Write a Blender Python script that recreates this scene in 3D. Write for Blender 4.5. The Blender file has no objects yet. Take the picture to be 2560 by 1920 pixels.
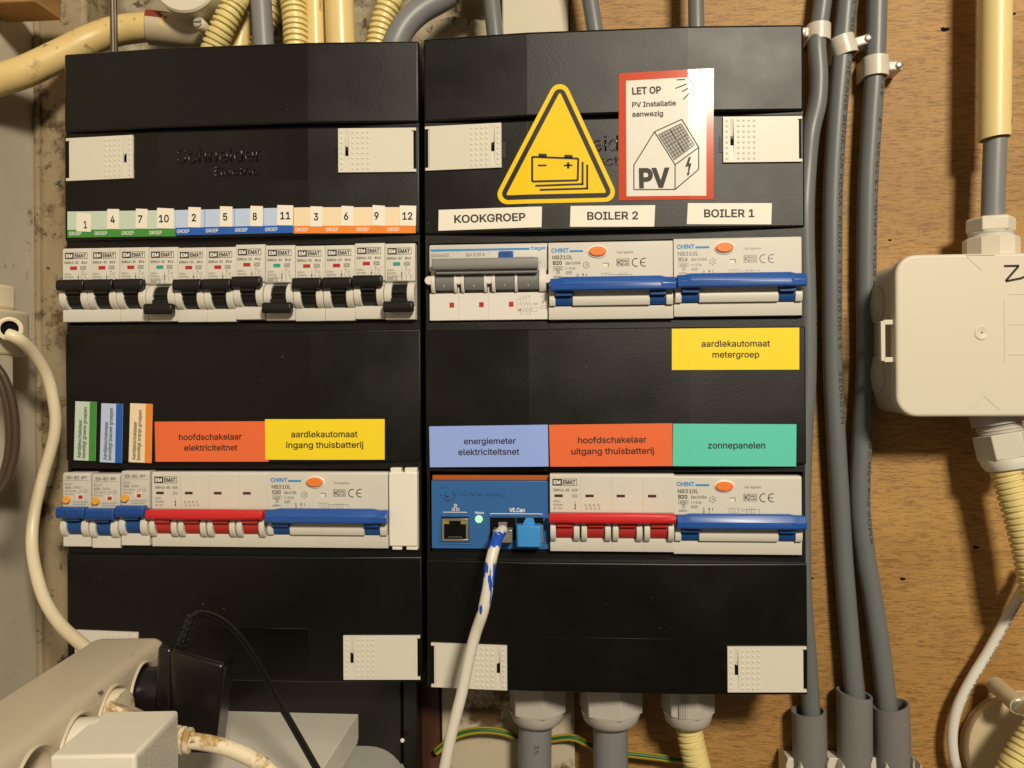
import bpy, bmesh, math, random
from mathutils import Matrix, Vector
random.seed(7)
S = 0.001                                   # the script works in millimetres
scn = bpy.context.scene
COL = scn.collection

# ------------------------------------------------------------------ camera
F = 2000.0                                  # focal length in photograph pixels (2560 wide)
CAM = Vector((308.48, -468.47, -13.75))
YAW, PIT, ROL = 0.0733, 0.0008, -0.0061
def _rot():
    cy, sy, cp, sp, cr, sr = (math.cos(YAW), math.sin(YAW), math.cos(PIT), math.sin(PIT), math.cos(ROL), math.sin(ROL))
    Rz = Matrix(((cy, sy, 0), (-sy, cy, 0), (0, 0, 1)))
    Rx = Matrix(((1, 0, 0), (0, cp, sp), (0, -sp, cp)))
    Ry = Matrix(((cr, 0, sr), (0, 1, 0), (-sr, 0, cr)))
    return Ry @ Rx @ Rz
ROT = _rot()                                # rows: right, forward, up
cam = bpy.data.cameras.new('camera')
cam.sensor_width = 36.0
cam.lens = F / 2560.0 * 36.0
cam.clip_start = 0.01
cam.clip_end = 50
camo = bpy.data.objects.new('camera', cam)
COL.objects.link(camo)
r0, r1, r2 = ROT[0], ROT[1], ROT[2]
camo.matrix_world = Matrix(((r0[0], r2[0], -r1[0], CAM.x*S), (r0[1], r2[1], -r1[1], CAM.y*S),
                            (r0[2], r2[2], -r1[2], CAM.z*S), (0, 0, 0, 1)))
scn.camera = camo

# ------------------------------------------------------------------ world and lamps
w = bpy.data.worlds.new('World'); scn.world = w; w.use_nodes = True
bg = w.node_tree.nodes['Background']
bg.inputs[0].default_value = (1.0, 0.84, 0.62, 1)
bg.inputs[1].default_value = 0.085
def lamp(name, loc, target, size, power, color):
    l = bpy.data.lights.new(name, 'AREA'); l.shape = 'RECTANGLE'
    l.size, l.size_y = size; l.energy = power; l.color = color
    o = bpy.data.objects.new(name, l); COL.objects.link(o)
    o.location = Vector(loc)*S
    o.rotation_euler = (Vector(target)-Vector(loc)).to_track_quat('-Z', 'Y').to_euler()
    return o
WARM = (1.0, 0.89, 0.705)
lamp('ceiling_lamp', (830, -1350, 775), (330, 0, 0), (0.27, 0.20), 30, WARM)
scn.view_settings.view_transform = 'Standard'
scn.view_settings.look = 'None'
scn.view_settings.exposure = 0.0
scn.view_settings.gamma = 1.0
scn.render.engine = 'CYCLES'
scn.render.resolution_x, scn.render.resolution_y = 1024, 768

# ------------------------------------------------------------------ helpers
def at(px, py, y):
    d = ROT.transposed() @ Vector(((px-1280)/F, 1.0, -(py-960)/F))
    t = (y-CAM.y)/d.y
    return CAM + d*t
MATS = {}
def mat(name, col, rough=0.5, spec=0.5, bump=None, var=None, dirt=None, metal=0, emit=None, trans=0, coat=0, fine=None):
    """bump=(scale,strength,distance mm) var=(scale, second colour, stretch) dirt=(scale, threshold, colour)"""
    m = bpy.data.materials.new(name); m.use_nodes = True
    nt = m.node_tree; N = nt.nodes; b = N['Principled BSDF']
    b.inputs['Base Color'].default_value = (*col, 1)
    b.inputs['Roughness'].default_value = rough
    b.inputs['Specular IOR Level'].default_value = spec
    b.inputs['Metallic'].default_value = metal
    b.inputs['Transmission Weight'].default_value = trans
    b.inputs['Coat Weight'].default_value = coat
    if emit:
        b.inputs['Emission Color'].default_value = (*emit[0], 1); b.inputs['Emission Strength'].default_value = emit[1]
    tc = N.new('ShaderNodeTexCoord')
    def noise(scale, stretch=(1, 1, 1), detail=4, rgh=0.6):
        mp = N.new('ShaderNodeMapping'); mp.inputs['Scale'].default_value = stretch
        nt.links.new(tc.outputs['Object'], mp.inputs['Vector'])
        n = N.new('ShaderNodeTexNoise'); n.inputs['Scale'].default_value = scale
        n.inputs['Detail'].default_value = detail; n.inputs['Roughness'].default_value = rgh
        nt.links.new(mp.outputs[0], n.inputs['Vector'])
        return n.outputs['Fac']
    def ramp(src, a, c):
        r = N.new('ShaderNodeValToRGB'); r.color_ramp.elements[0].position = a; r.color_ramp.elements[1].position = c
        nt.links.new(src, r.inputs[0]); return r.outputs[0]
    def mix(fac, a, c):
        x = N.new('ShaderNodeMix'); x.data_type = 'RGBA'
        nt.links.new(fac, x.inputs[0])
        for s, v in ((6, a), (7, c)):
            if isinstance(v, tuple): x.inputs[s].default_value = (*v, 1)
            else: nt.links.new(v, x.inputs[s])
        return x.outputs[2]
    cur = col
    if var:
        st = var[2] if len(var) > 2 else (1, 1, 1)
        cur = mix(ramp(noise(var[0], st), 0.35, 0.65), cur, var[1])
    if fine:
        st = fine[3] if len(fine) > 3 else (1, 1, 1)
        cur = mix(ramp(noise(fine[0], st, 6, .7), fine[2], fine[2]+.06), cur, fine[1])
    if dirt:
        for k in range(0, len(dirt), 3):
            cur = mix(ramp(noise(dirt[k], detail=8, rgh=.7), dirt[k+1], dirt[k+1]+.08), cur, dirt[k+2])
    if not isinstance(cur, tuple): nt.links.new(cur, b.inputs['Base Color'])
    if bump:
        bp = N.new('ShaderNodeBump'); bp.inputs['Strength'].default_value = bump[1]; bp.inputs['Distance'].default_value = bump[2]*S
        nt.links.new(noise(bump[0], bump[3] if len(bump) > 3 else (1, 1, 1), 5), bp.inputs['Height'])
        nt.links.new(bp.outputs[0], b.inputs['Normal'])
    MATS[name] = m
    return m
M = MATS
mat('black_plastic', (.0045, .0040, .0035), .36, .5, bump=(1100, .35, .12))
mat('black_frame', (.0045, .004, .0035), .5, .5, bump=(1500, .5, .2))
mat('black_handle', (.007, .0065, .006), .38, .4, bump=(2200, .2, .1))
mat('black_gloss', (.006, .005, .0045), .28, .5, bump=(900, .08, .1))
mat('dark_hole', (.004, .004, .004), .8, .1)
mat('latch_white', (.68, .645, .555), .42, .4, bump=(700, .05, .1))
mat('cream', (.66, .63, .56), .42, .4, var=(25, (.63, .60, .53)), dirt=(190, .74, (.40, .33, .22)))
mat('cream_pink', (.70, .645, .56), .42, .4)
mat('hager_grey', (.58, .56, .52), .42, .4)
mat('hager_light', (.72, .68, .63), .42, .4)
mat('white_plastic', (.80, .76, .67), .4, .4)
mat('sep_grey', (.58, .55, .49), .42, .4)
mat('blue_handle', (.016, .085, .36), .33, .5)
mat('blue_dark', (.010, .062, .24), .36, .5)
mat('red_handle', (.60, .021, .024), .36, .5)
mat('red_core', (.44, .026, .022), .38, .5)
mat('grey_handle', (.235, .232, .225), .38, .45)
mat('grey_toggle', (.17, .168, .165), .42, .45)
mat('orange_button', (.85, .22, .045), .38, .45)
mat('amber_button', (.80, .38, .06), .45, .4)
mat('red_flag', (.42, .03, .025), .4, .4)
mat('dark_flag', (.075, .018, .014), .5, .4)
mat('green_flag', (.03, .33, .24), .4, .4)
mat('print_dark', (.045, .042, .038), .6, .3)
mat('print_grey', (.24, .23, .21), .6, .3)
mat('print_pale', (.40, .38, .34), .6, .3)
mat('print_blue', (.03, .26, .58), .5, .3)
mat('print_white', (.85, .83, .78), .5, .3)
mat('ink', (.022, .018, .016), .5, .3)
mat('paper', (.84, .79, .69), .55, .3)
mat('green_pale', (.55, .66, .55), .45, .35); mat('green_band', (.06, .27, .05), .45, .35)
mat('blue_pale', (.50, .60, .82), .45, .35);  mat('blue_band', (.02, .11, .47), .45, .35)
mat('orange_pale', (.85, .69, .47), .45, .35); mat('orange_band', (.80, .24, .03), .45, .35)
mat('label_red', (.80, .15, .045), .42, .4)
mat('label_yellow', (.90, .68, .02), .42, .4)
mat('label_blue', (.30, .42, .88), .40, .4)
mat('label_teal', (.11, .60, .46), .42, .4)
mat('sign_yellow', (.88, .60, .022), .22, .5)
mat('sign_white', (.80, .77, .70), .15, .55, bump=(60, .04, .3))
mat('sign_red', (.58, .075, .028), .15, .55, bump=(60, .04, .3))
mat('sign_grey', (.36, .34, .30), .2, .5)
mat('device_blue', (.032, .13, .36), .4, .4)
mat('device_orange', (.42, .10, .012), .5, .4)
mat('plug_blue', (.05, .28, .68), .38, .4)
mat('metal', (.55, .50, .42), .35, .5, metal=.85)
mat('screw_metal', (.62, .58, .50), .32, .5, metal=.9)
mat('clear_plastic', (.42, .40, .38), .12, .5, trans=.55)
mat('led_green', (.2, 1, .2), .3, .3, emit=((.22, 1.0, .20), 2.6))
mat('led_lens', (.25, .25, .05), .3, .4)
mat('grey_cable', (.145, .155, .155), .40, .45, bump=(120, .05, .3), fine=(90, (.20, .21, .20), .68))
mat('grey_pipe', (.20, .20, .205), .42, .45, dirt=(60, .75, (.30, .29, .27)))
mat('grey_tube', (.185, .178, .17), .45, .4)
mat('yellow_conduit', (.74, .62, .27), .38, .45)
mat('yellow_pipe', (.75, .57, .25), .30, .5, dirt=(45, .70, (.20, .13, .06)))
mat('yellow_pipe_clean', (.76, .60, .27), .38, .45)
mat('yellow_dirty', (.72, .55, .24), .40, .45, var=(14, (.66, .48, .19)), dirt=(26, .57, (.36, .25, .10), 110, .60, (.16, .10, .04)))
mat('white_cable', (.72, .69, .62), .40, .45, dirt=(60, .74, (.45, .38, .26)))
mat('cream_cable', (.76, .66, .46), .36, .45)
mat('dirty_cable', (.76, .66, .47), .5, .4, dirt=(60, .53, (.42, .27, .10), 170, .59, (.18, .10, .03)))
mat('brown_cable', (.060, .036, .020), .35, .5)
mat('brown_stripe', (.45, .32, .20), .4, .4)
mat('earth_yellow', (.42, .32, .03), .45, .4); mat('earth_green', (.015, .10, .02), .45, .4)
mat('clip_white', (.68, .63, .55), .35, .5, var=(60, (.60, .54, .46)))
mat('box_cream', (.68, .62, .50), .42, .4, bump=(600, .04, .1), dirt=(170, .76, (.35, .27, .17)))
mat('box_cream_side', (.60, .54, .43), .45, .4)
mat('box_old', (.55, .45, .28), .45, .4, var=(18, (.47, .37, .22)), dirt=(60, .72, (.30, .22, .12)))
mat('gland_white', (.62, .58, .50), .42, .4)
mat('gland_grey', (.50, .46, .41), .45, .4)
mat('strip_cream', (.62, .54, .41), .36, .45, var=(9, (.58, .50, .37)), dirt=(120, .64, (.10, .07, .04)))
mat('charger_white', (.74, .69, .58), .42, .4)
mat('charger_print', (.60, .56, .49), .45, .4, fine=(700, (.27, .25, .22), .54, (1, 1, 3)))
mat('router_white', (.68, .64, .55), .5, .4, dirt=(60, .67, (.42, .36, .27)))
mat('router_grey', (.40, .39, .35), .5, .4)
mat('stone', (.30, .25, .17), .9, .2, var=(22, (.42, .37, .27)), fine=(70, (.10, .075, .045), .56), bump=(150, .9, 2.0))
mat('stone_pale', (.46, .39, .26), .9, .2, var=(16, (.30, .24, .14)), fine=(60, (.09, .065, .035), .58), bump=(170, .8, 1.5))
mat('plaster', (.64, .58, .46), .75, .3, bump=(60, .35, 1.0), dirt=(70, .72, (.30, .22, .13)))
mat('plaster_side', (.60, .53, .42), .6, .35, var=(7, (.52, .46, .36)), bump=(45, .4, 1.2), dirt=(45, .63, (.26, .19, .11), 150, .64, (.12, .08, .05)))
mat('peeling', (.50, .43, .31), .7, .3, bump=(40, .5, 1.0), dirt=(24, .51, (.13, .075, .035), 90, .70, (.10, .06, .03)))
mat('post_old', (.26, .19, .105), .75, .3, var=(22, (.37, .30, .19), (1, 1, .35)), bump=(60, .7, 1.2), dirt=(34, .52, (.11, .07, .035), 120, .58, (.06, .04, .02)))
mat('timber', (.42, .235, .085), .65, .3, var=(10, (.22, .11, .035), (1, 1, 8)))
mat('timber_brown', (.10, .038, .018), .5, .4, var=(22, (.055, .022, .012), (4, 1, .25)))
mat('red_paint', (.22, .035, .022), .5, .4, dirt=(60, .66, (.55, .47, .36)))
mat('coupling', (.60, .52, .38), .45, .4, var=(14, (.45, .36, .24)), dirt=(60, .66, (.22, .15, .08)))
mat('brass', (.55, .42, .16), .5, .4)

def black_plastic(name, rough, bumpd, col=(.0042, .0037, .0032)):
    # grained plastic: a dark body under a soft sheen that falls off quickly away from the mirror direction
    m = bpy.data.materials.new(name); m.use_nodes = True; nt = m.node_tree; N = nt.nodes; L = nt.links.new
    N.remove(N['Principled BSDF']); out = N['Material Output']
    d = N.new('ShaderNodeBsdfDiffuse'); d.inputs[0].default_value = (*col, 1)
    g = N.new('ShaderNodeBsdfGlossy'); g.distribution = 'BECKMANN'; g.inputs['Color'].default_value = (1, 1, 1, 1)
    fr = N.new('ShaderNodeFresnel'); fr.inputs['IOR'].default_value = 1.42
    mx = N.new('ShaderNodeMixShader'); L(fr.outputs[0], mx.inputs[0]); L(d.outputs[0], mx.inputs[1]); L(g.outputs[0], mx.inputs[2]); L(mx.outputs[0], out.inputs[0])
    tc = N.new('ShaderNodeTexCoord'); n = N.new('ShaderNodeTexNoise'); n.inputs['Scale'].default_value = 1100; n.inputs['Detail'].default_value = 4
    L(tc.outputs['Object'], n.inputs[0]); bp = N.new('ShaderNodeBump'); bp.inputs['Strength'].default_value = .5; bp.inputs['Distance'].default_value = bumpd*S
    L(n.outputs['Fac'], bp.inputs['Height']); L(bp.outputs[0], g.inputs['Normal'])
    # wiped and dusty patches change the gloss a little
    n2 = N.new('ShaderNodeTexNoise'); n2.inputs['Scale'].default_value = 26; n2.inputs['Detail'].default_value = 6; L(tc.outputs['Object'], n2.inputs[0])
    mr = N.new('ShaderNodeMapRange'); mr.inputs[1].default_value = .3; mr.inputs[2].default_value = .7; mr.inputs[3].default_value = rough-.035; mr.inputs[4].default_value = rough+.035
    L(n2.outputs['Fac'], mr.inputs[0]); L(mr.outputs[0], g.inputs['Roughness'])
    n3 = N.new('ShaderNodeTexNoise'); n3.inputs['Scale'].default_value = 420; n3.inputs['Detail'].default_value = 2; L(tc.outputs['Object'], n3.inputs[0])
    rp = N.new('ShaderNodeValToRGB'); rp.color_ramp.elements[0].position = .76; rp.color_ramp.elements[0].color = (*col, 1); rp.color_ramp.elements[1].position = .80; rp.color_ramp.elements[1].color = (.06, .055, .045, 1)
    L(n3.outputs['Fac'], rp.inputs[0]); L(rp.outputs[0], d.inputs[0])
    M[name] = m
black_plastic('black_plastic', .455, .12)
black_plastic('black_frame', .48, .15)
black_plastic('plate_black', .36, .05, (.0032, .0028, .0025))
def plywood():
    m = bpy.data.materials.new('plywood'); m.use_nodes = True
    nt = m.node_tree; N = nt.nodes; b = N['Principled BSDF']; L = nt.links.new
    tc = N.new('ShaderNodeTexCoord')
    def noise(scale, st, det=5, rg=.6, dist=0):
        mp = N.new('ShaderNodeMapping'); mp.inputs['Scale'].default_value = st; L(tc.outputs['Object'], mp.inputs[0])
        n = N.new('ShaderNodeTexNoise'); n.inputs['Scale'].default_value = scale; n.inputs['Detail'].default_value = det
        n.inputs['Roughness'].default_value = rg; n.inputs['Distortion'].default_value = dist
        L(mp.outputs[0], n.inputs['Vector']); return n.outputs['Fac']
    def rmp(s, stops):
        r = N.new('ShaderNodeValToRGB'); e = r.color_ramp.elements
        e[0].position, e[0].color = stops[0][0], (*stops[0][1], 1); e[1].position, e[1].color = stops[1][0], (*stops[1][1], 1)
        for p, c in stops[2:]:
            q = e.new(p); q.color = (*c, 1)
        L(s, r.inputs[0]); return r.outputs[0]
    big = rmp(noise(9, (.6, 1, 1.5), 5, .6, .5), [(.3, (.305, .160, .044)), (.7, (.455, .262, .078))])
    pores = noise(185, (.7, 1, 5.6), 8, .75, .2)
    pf = rmp(pores, [(.38, (0, 0, 0)), (.52, (1, 1, 1))])
    mx = N.new('ShaderNodeMix'); mx.data_type = 'RGBA'; mx.blend_type = 'MULTIPLY'; mx.inputs[0].default_value = 1
    L(big, mx.inputs[6])
    L(rmp(pf, [(0, (.52, .45, .38)), (1, (1.06, 1.04, 1.0))]), mx.inputs[7])
    spots = rmp(noise(24, (1, 1, 1), 3, .5), [(.74, (0, 0, 0)), (.80, (1, 1, 1))])
    m2 = N.new('ShaderNodeMix'); m2.data_type = 'RGBA'; L(spots, m2.inputs[0]); L(mx.outputs[2], m2.inputs[6]); m2.inputs[7].default_value = (.24, .12, .04, 1)
    L(m2.outputs[2], b.inputs['Base Color'])
    b.inputs['Roughness'].default_value = .55
    bp = N.new('ShaderNodeBump'); bp.inputs['Strength'].default_value = .5; bp.inputs['Distance'].default_value = .6*S
    L(pores, bp.inputs['Height']); L(bp.outputs[0], b.inputs['Normal'])
    M['plywood'] = m
plywood()

def link(o): COL.objects.link(o); return o
def tag(o, label=None, cat=None, group=None, kind=None):
    if label: o['label'] = label
    if cat: o['category'] = cat
    if group: o['group'] = group
    if kind: o['kind'] = kind
    return o
def thing(name, label, cat, loc=(0, 0, 0), rot=(0, 0, 0), group=None):
    o = bpy.data.objects.new(name, None); link(o); o.empty_display_size = .01
    o.location = Vector(loc)*S; o.rotation_euler = rot
    return tag(o, label, cat, group)

_TXT = {}
try:                                        # the typeface that ships inside Blender itself; the built-in one otherwise
    import os
    FONT = bpy.data.fonts.load(os.path.join(bpy.utils.system_resource('DATAFILES', path='fonts'), 'Inter.woff2'))
except Exception:
    FONT = None
_GL = {}
def _outline(body):
    """closed contours of a line of text"""
    c = bpy.data.curves.new('lettering', 'FONT'); c.body = body; c.resolution_u = 3; c.fill_mode = 'NONE'
    if FONT: c.font = FONT
    o = bpy.data.objects.new('lettering', c); me = bpy.data.meshes.new_from_object(o)
    v = [(p.co.x, p.co.y) for p in me.vertices]; nxt = {}
    for e in me.edges: nxt.setdefault(e.vertices[0], []).append(e.vertices[1]); nxt.setdefault(e.vertices[1], []).append(e.vertices[0])
    loops, seen = [], set()
    for i in range(len(v)):
        if i in seen or i not in nxt: continue
        lp, cur = [i], i; seen.add(i)
        while True:
            n = [k for k in sorted(nxt[cur]) if k not in seen]
            if not n: break
            cur = n[0]; seen.add(cur); lp.append(cur)
        loops.append([v[k] for k in lp])
    bpy.data.meshes.remove(me); bpy.data.objects.remove(o); bpy.data.curves.remove(c)
    return loops
def _glyph(ch, bold):
    """triangles of one character by the non-zero winding rule, fattened by bold"""
    key = (ch, bold)
    if key in _GL: return _GL[key]
    from mathutils.geometry import delaunay_2d_cdt
    bar0 = min(x for l in _outline('|') for x, _ in l); lp = _outline(ch+'|')
    barx = max(min(x for x, _ in l) for l in lp); adv = barx-bar0
    lp = [l for l in lp if min(x for x, _ in l) < barx-1e-6 or len(lp) == 1] if ch != ' ' else []
    if lp:
        area = lambda l: sum(l[i-1][0]*l[i][1]-l[i][0]*l[i-1][1] for i in range(len(l)))
        sg = 1 if area(max(lp, key=lambda l: abs(area(l)))) > 0 else -1
        fat = []
        for l in lp:
            q = []; n = len(l)
            for i in range(n):
                a, b, c = Vector(l[i-1]), Vector(l[i]), Vector(l[(i+1) % n])
                d1, d2 = (b-a), (c-b)
                if d1.length < 1e-7 or d2.length < 1e-7: q.append(tuple(b)); continue
                d1.normalize(); d2.normalize(); m_ = Vector((d1.y+d2.y, -d1.x-d2.x))
                if m_.length < .2: q.append(tuple(b)); continue
                m_ = m_/(max(.35, m_.length_squared/2)); q.append(tuple(b+m_*bold*sg))
            fat.append(q)
        vs, es = [], []
        for q in fat:
            k = len(vs); vs += [Vector(p) for p in q]; es += [(k+i, k+(i+1) % len(q)) for i in range(len(q))]
        rv, _, rf, *_r = delaunay_2d_cdt(vs, es, [], 0, 1e-6)
        segs = [(q[i-1], q[i]) for q in fat for i in range(len(q))]; keep = []
        for f in rf:
            cx = sum(rv[i].x for i in f)/3; cy = sum(rv[i].y for i in f)/3; wn = 0
            for (ax, ay), (bx, by) in segs:
                if (ay <= cy) != (by <= cy) and ax+(cy-ay)*(bx-ax)/(by-ay) > cx: wn += 1 if by > ay else -1
            if wn: keep.append(tuple(f))
        res = ([tuple(p) for p in rv], keep, adv)
    else: res = ([], [], adv)
    _GL[key] = res; return res
def text2d(s, bold=0.0):
    """triangles of a line of text, scaled so that the cap height is 1 and x runs from 0"""
    key = (s, bold)
    if key not in _TXT:
        h = max(p[1] for p in _glyph('H', 0)[0]); x = 0; v = []; f = []
        for ch in s:
            gv, gf, adv = _glyph(ch, bold); n = len(v)
            used = sorted({i for t in gf for i in t}); mp = {i: n+k for k, i in enumerate(used)}
            v += [(x+gv[i][0], gv[i][1]) for i in used]; f += [tuple(mp[i] for i in t) for t in gf]; x += adv
        x0 = min(p[0] for p in v); v = [((p[0]-x0)/h, p[1]/h) for p in v]
        _TXT[key] = (v, f, max(p[0] for p in v))
    return _TXT[key]

class MB:
    def __init__(s): s.v = []; s.f = []
    def add(s, vs, fs):
        n = len(s.v); s.v += [tuple(p) for p in vs]; s.f += [tuple(n+i for i in f) for f in fs]; return s
    def box(s, x0, x1, y0, y1, z0, z1):
        return s.add([(x0, y0, z0), (x1, y0, z0), (x1, y1, z0), (x0, y1, z0), (x0, y0, z1), (x1, y0, z1), (x1, y1, z1), (x0, y1, z1)],
                     [(0, 1, 5, 4), (1, 2, 6, 5), (2, 3, 7, 6), (3, 0, 4, 7), (4, 5, 6, 7), (3, 2, 1, 0)])
    def _prism(s, a, b):
        n = len(a)
        return s.add(a+b, [tuple(range(n))[::-1], tuple(range(n, 2*n))] + [(i, (i+1) % n, n+(i+1) % n, n+i) for i in range(n)])
    def px(s, prof, x0, x1): return s._prism([(x0, y, z) for y, z in prof], [(x1, y, z) for y, z in prof])
    def py(s, prof, y0, y1): return s._prism([(x, y0, z) for x, z in prof], [(x, y1, z) for x, z in prof])
    def pz(s, prof, z0, z1): return s._prism([(x, y, z0) for x, y in prof], [(x, y, z1) for x, y in prof])
    def hexa(s, p):   # eight corner points: front TL TR BR BL, back TL TR BR BL
        return s.add(p, [(0, 1, 2, 3), (7, 6, 5, 4), (0, 4, 5, 1), (1, 5, 6, 2), (2, 6, 7, 3), (3, 7, 4, 0)])
    def lathe(s, prof, o, ax, n=24, cap=True):
        ax = Vector(ax).normalized(); u = ax.orthogonal().normalized(); w_ = ax.cross(u); o = Vector(o)
        vs = []
        for r, h in prof:
            for k in range(n):
                a = 2*math.pi*k/n; vs.append(o+ax*h+(u*math.cos(a)+w_*math.sin(a))*r)
        fs = []
        for i in range(len(prof)-1):
            for k in range(n): fs.append((i*n+k, i*n+(k+1) % n, (i+1)*n+(k+1) % n, (i+1)*n+k))
        if cap: fs += [tuple(range(n))[::-1], tuple(range((len(prof)-1)*n, len(prof)*n))]
        return s.add(vs, fs)
    def tube(s, path, r, n=14, ribs=None, step=3.0, cap=True):
        """path of (x,y,z[,r]) in mm; ribs=(pitch, depth)"""
        pts, rad = resample(path, r, ribs[0]/6.0 if ribs else step)
        fr = frames(pts); L = 0; vs = []
        for i, (p, (t, u, v)) in enumerate(zip(pts, fr)):
            if i: L += (p-pts[i-1]).length
            rr = rad[i]
            if ribs:
                ph = (L/ribs[0]) % 1.0
                rr += ribs[1]*(0.5 if .18 < ph < .82 else -0.5)
            for k in range(n):
                a = 2*math.pi*k/n; vs.append(p+(u*math.cos(a)+v*math.sin(a))*rr)
        m = len(pts); fs = []
        for i in range(m-1):
            for k in range(n): fs.append((i*n+k, i*n+(k+1) % n, (i+1)*n+(k+1) % n, (i+1)*n+k))
        if cap: fs += [tuple(range(n))[::-1], tuple(range((m-1)*n, m*n))]
        return s.add(vs, fs)
    # flat print on a plane y = const (local coordinates)
    def text(s, t, x, z, cap, y, width=None, bold=.015, align='l'):
        v, f, wd = text2d(t, bold); k = (width/wd) if width else cap
        W_ = wd*k; ox = x - (W_/2 if align == 'c' else (W_ if align == 'r' else 0))
        return s.add([(ox+a*k, y, z+b*cap) for a, b in v], f)
    def vtext(s, t, x, z, cap, y, width, bold=.015):      # reads upwards
        v, f, wd = text2d(t, bold); k = width/wd
        return s.add([(x-b*cap, y, z+a*k) for a, b in v], f)
    def rect(s, x0, x1, z0, z1, y): return s.add([(x0, y, z0), (x1, y, z0), (x1, y, z1), (x0, y, z1)], [(0, 1, 2, 3)])
    def frame(s, x0, x1, z0, z1, t, y):
        return s.rect(x0, x1, z0, z0+t, y).rect(x0, x1, z1-t, z1, y).rect(x0, x0+t, z0+t, z1-t, y).rect(x1-t, x1, z0+t, z1-t, y)
    def line(s, x0, z0, x1, z1, t, y):
        d = Vector((x1-x0, z1-z0)); d.normalize(); n = Vector((-d.y, d.x))*t/2
        return s.add([(x0+n.x, y, z0+n.y), (x0-n.x, y, z0-n.y), (x1-n.x, y, z1-n.y), (x1+n.x, y, z1+n.y)], [(0, 1, 2, 3)])
    def arc(s, cx, cz, r, a0, a1, t, y, n=14):
        p = [(cx+r*math.cos(math.radians(a0+(a1-a0)*i/n)), cz+r*math.sin(math.radians(a0+(a1-a0)*i/n))) for i in range(n+1)]
        for a, b in zip(p, p[1:]): s.line(*a, *b, t, y)
        return s
    def disc(s, cx, cz, rx, rz, y, n=28): return s.add([(cx+rx*math.cos(2*math.pi*k/n), y, cz+rz*math.sin(2*math.pi*k/n)) for k in range(n)], [tuple(range(n))])
    def build(s, name, m, parent=None, bevel=0, seg=2, solid=0, sharp=35, recalc=True):
        me = bpy.data.meshes.new(name)
        me.from_pydata([(a*S, b*S, c*S) for a, b, c in s.v], [], s.f)
        if recalc:
            bm = bmesh.new(); bm.from_mesh(me); bmesh.ops.recalc_face_normals(bm, faces=bm.faces); bm.to_mesh(me); bm.free()
        me.polygons.foreach_set('use_smooth', [True]*len(me.polygons))
        me.set_sharp_from_angle(angle=math.radians(sharp))
        me.materials.append(M[m] if isinstance(m, str) else m)
        o = link(bpy.data.objects.new(name, me))
        if parent is not None: o.parent = parent
        if solid:
            q = o.modifiers.new('thickness', 'SOLIDIFY'); q.thickness = solid*S; q.offset = 0
        if bevel:
            q = o.modifiers.new('bevel', 'BEVEL'); q.width = bevel*S; q.segments = seg; q.limit_method = 'ANGLE'; q.angle_limit = math.radians(32)
            q.harden_normals = False
        return o

def resample(path, r, step):
    P = [Vector(p[:3]) for p in path]; R = [p[3] if len(p) > 3 else r for p in path]
    if len(P) == 2: 
        n = max(1, int((P[1]-P[0]).length/step)); return [P[0].lerp(P[1], i/n) for i in range(n+1)], [R[0]+(R[1]-R[0])*i/n for i in range(n+1)]
    out, rad = [], []
    for i in range(len(P)-1):
        p0 = P[i-1] if i else P[0]*2-P[1]; p1, p2 = P[i], P[i+1]; p3 = P[i+2] if i+2 < len(P) else P[-1]*2-P[-2]
        n = max(2, int((p2-p1).length/step))
        for k in range(n):
            t = k/n
            out.append(.5*((2*p1)+(p2-p0)*t+(2*p0-5*p1+4*p2-p3)*t*t+(3*p1-p0-3*p2+p3)*t**3)); rad.append(R[i]+(R[i+1]-R[i])*t)
    out.append(P[-1]); rad.append(R[-1])
    return out, rad
def frames(pts):
    res = []; u = None
    for i in range(len(pts)):
        t = (pts[min(i+1, len(pts)-1)]-pts[max(i-1, 0)]).normalized()
        if u is None: u = t.cross(Vector((0, 1, 0))).normalized() if abs(t.y) < .95 else t.orthogonal().normalized()
        u = (u-t*u.dot(t)).normalized(); res.append((t, u, t.cross(u)))
    return res
def pxpath(lst):
    pts = [tuple(at(p[0], p[1], p[2]))+tuple(p[3:]) for p in lst]
    if lst[0][1] < -30:                     # runs that leave through the top go on well beyond the frame
        a, b = Vector(pts[0][:3]), Vector(pts[1][:3]); d = (a-b).normalized()*160
        pts = [tuple(a+d)+pts[0][3:]]+pts
    if lst[-1][1] > 1930:
        a, b = Vector(pts[-1][:3]), Vector(pts[-2][:3]); pts = pts+[tuple(a+(a-b).normalized()*130)+pts[-1][3:]]
    return pts
def cable_print(name, txt, path, s0, cap, m, parent, r, up=False, ang=0.0, gap=1.0, spread=1.25):
    """lettering wrapped on the camera side of a cable"""
    pts, rad = resample(path, r, 2.0); cum = [0.0]
    for a, b in zip(pts, pts[1:]): cum.append(cum[-1]+(b-a).length)
    v, f, wd = text2d(txt, .0)
    mb = MB(); vs = []
    for a, b in v:
        q = a*cap*spread; s_ = (s0-q) if up else (s0+q)
        s_ = min(max(s_, 0), cum[-1]-.01)
        i = max(k for k in range(len(cum)-1) if cum[k] <= s_); t = (s_-cum[i])/(cum[i+1]-cum[i])
        p = pts[i].lerp(pts[i+1], t); tg = (pts[i+1]-pts[i]).normalized()
        fw = (CAM-p); fw = (fw-tg*fw.dot(tg)).normalized(); sd = tg.cross(fw)
        h = (b-.5)*cap; a_ = ang + (-h if up else h)/r
        R_ = rad[i]+.06
        vs.append(p+fw*math.cos(a_)*R_ - sd*math.sin(a_)*R_*(1))
    mb.add(vs, f)
    return mb.build(name, m, parent)

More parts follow.
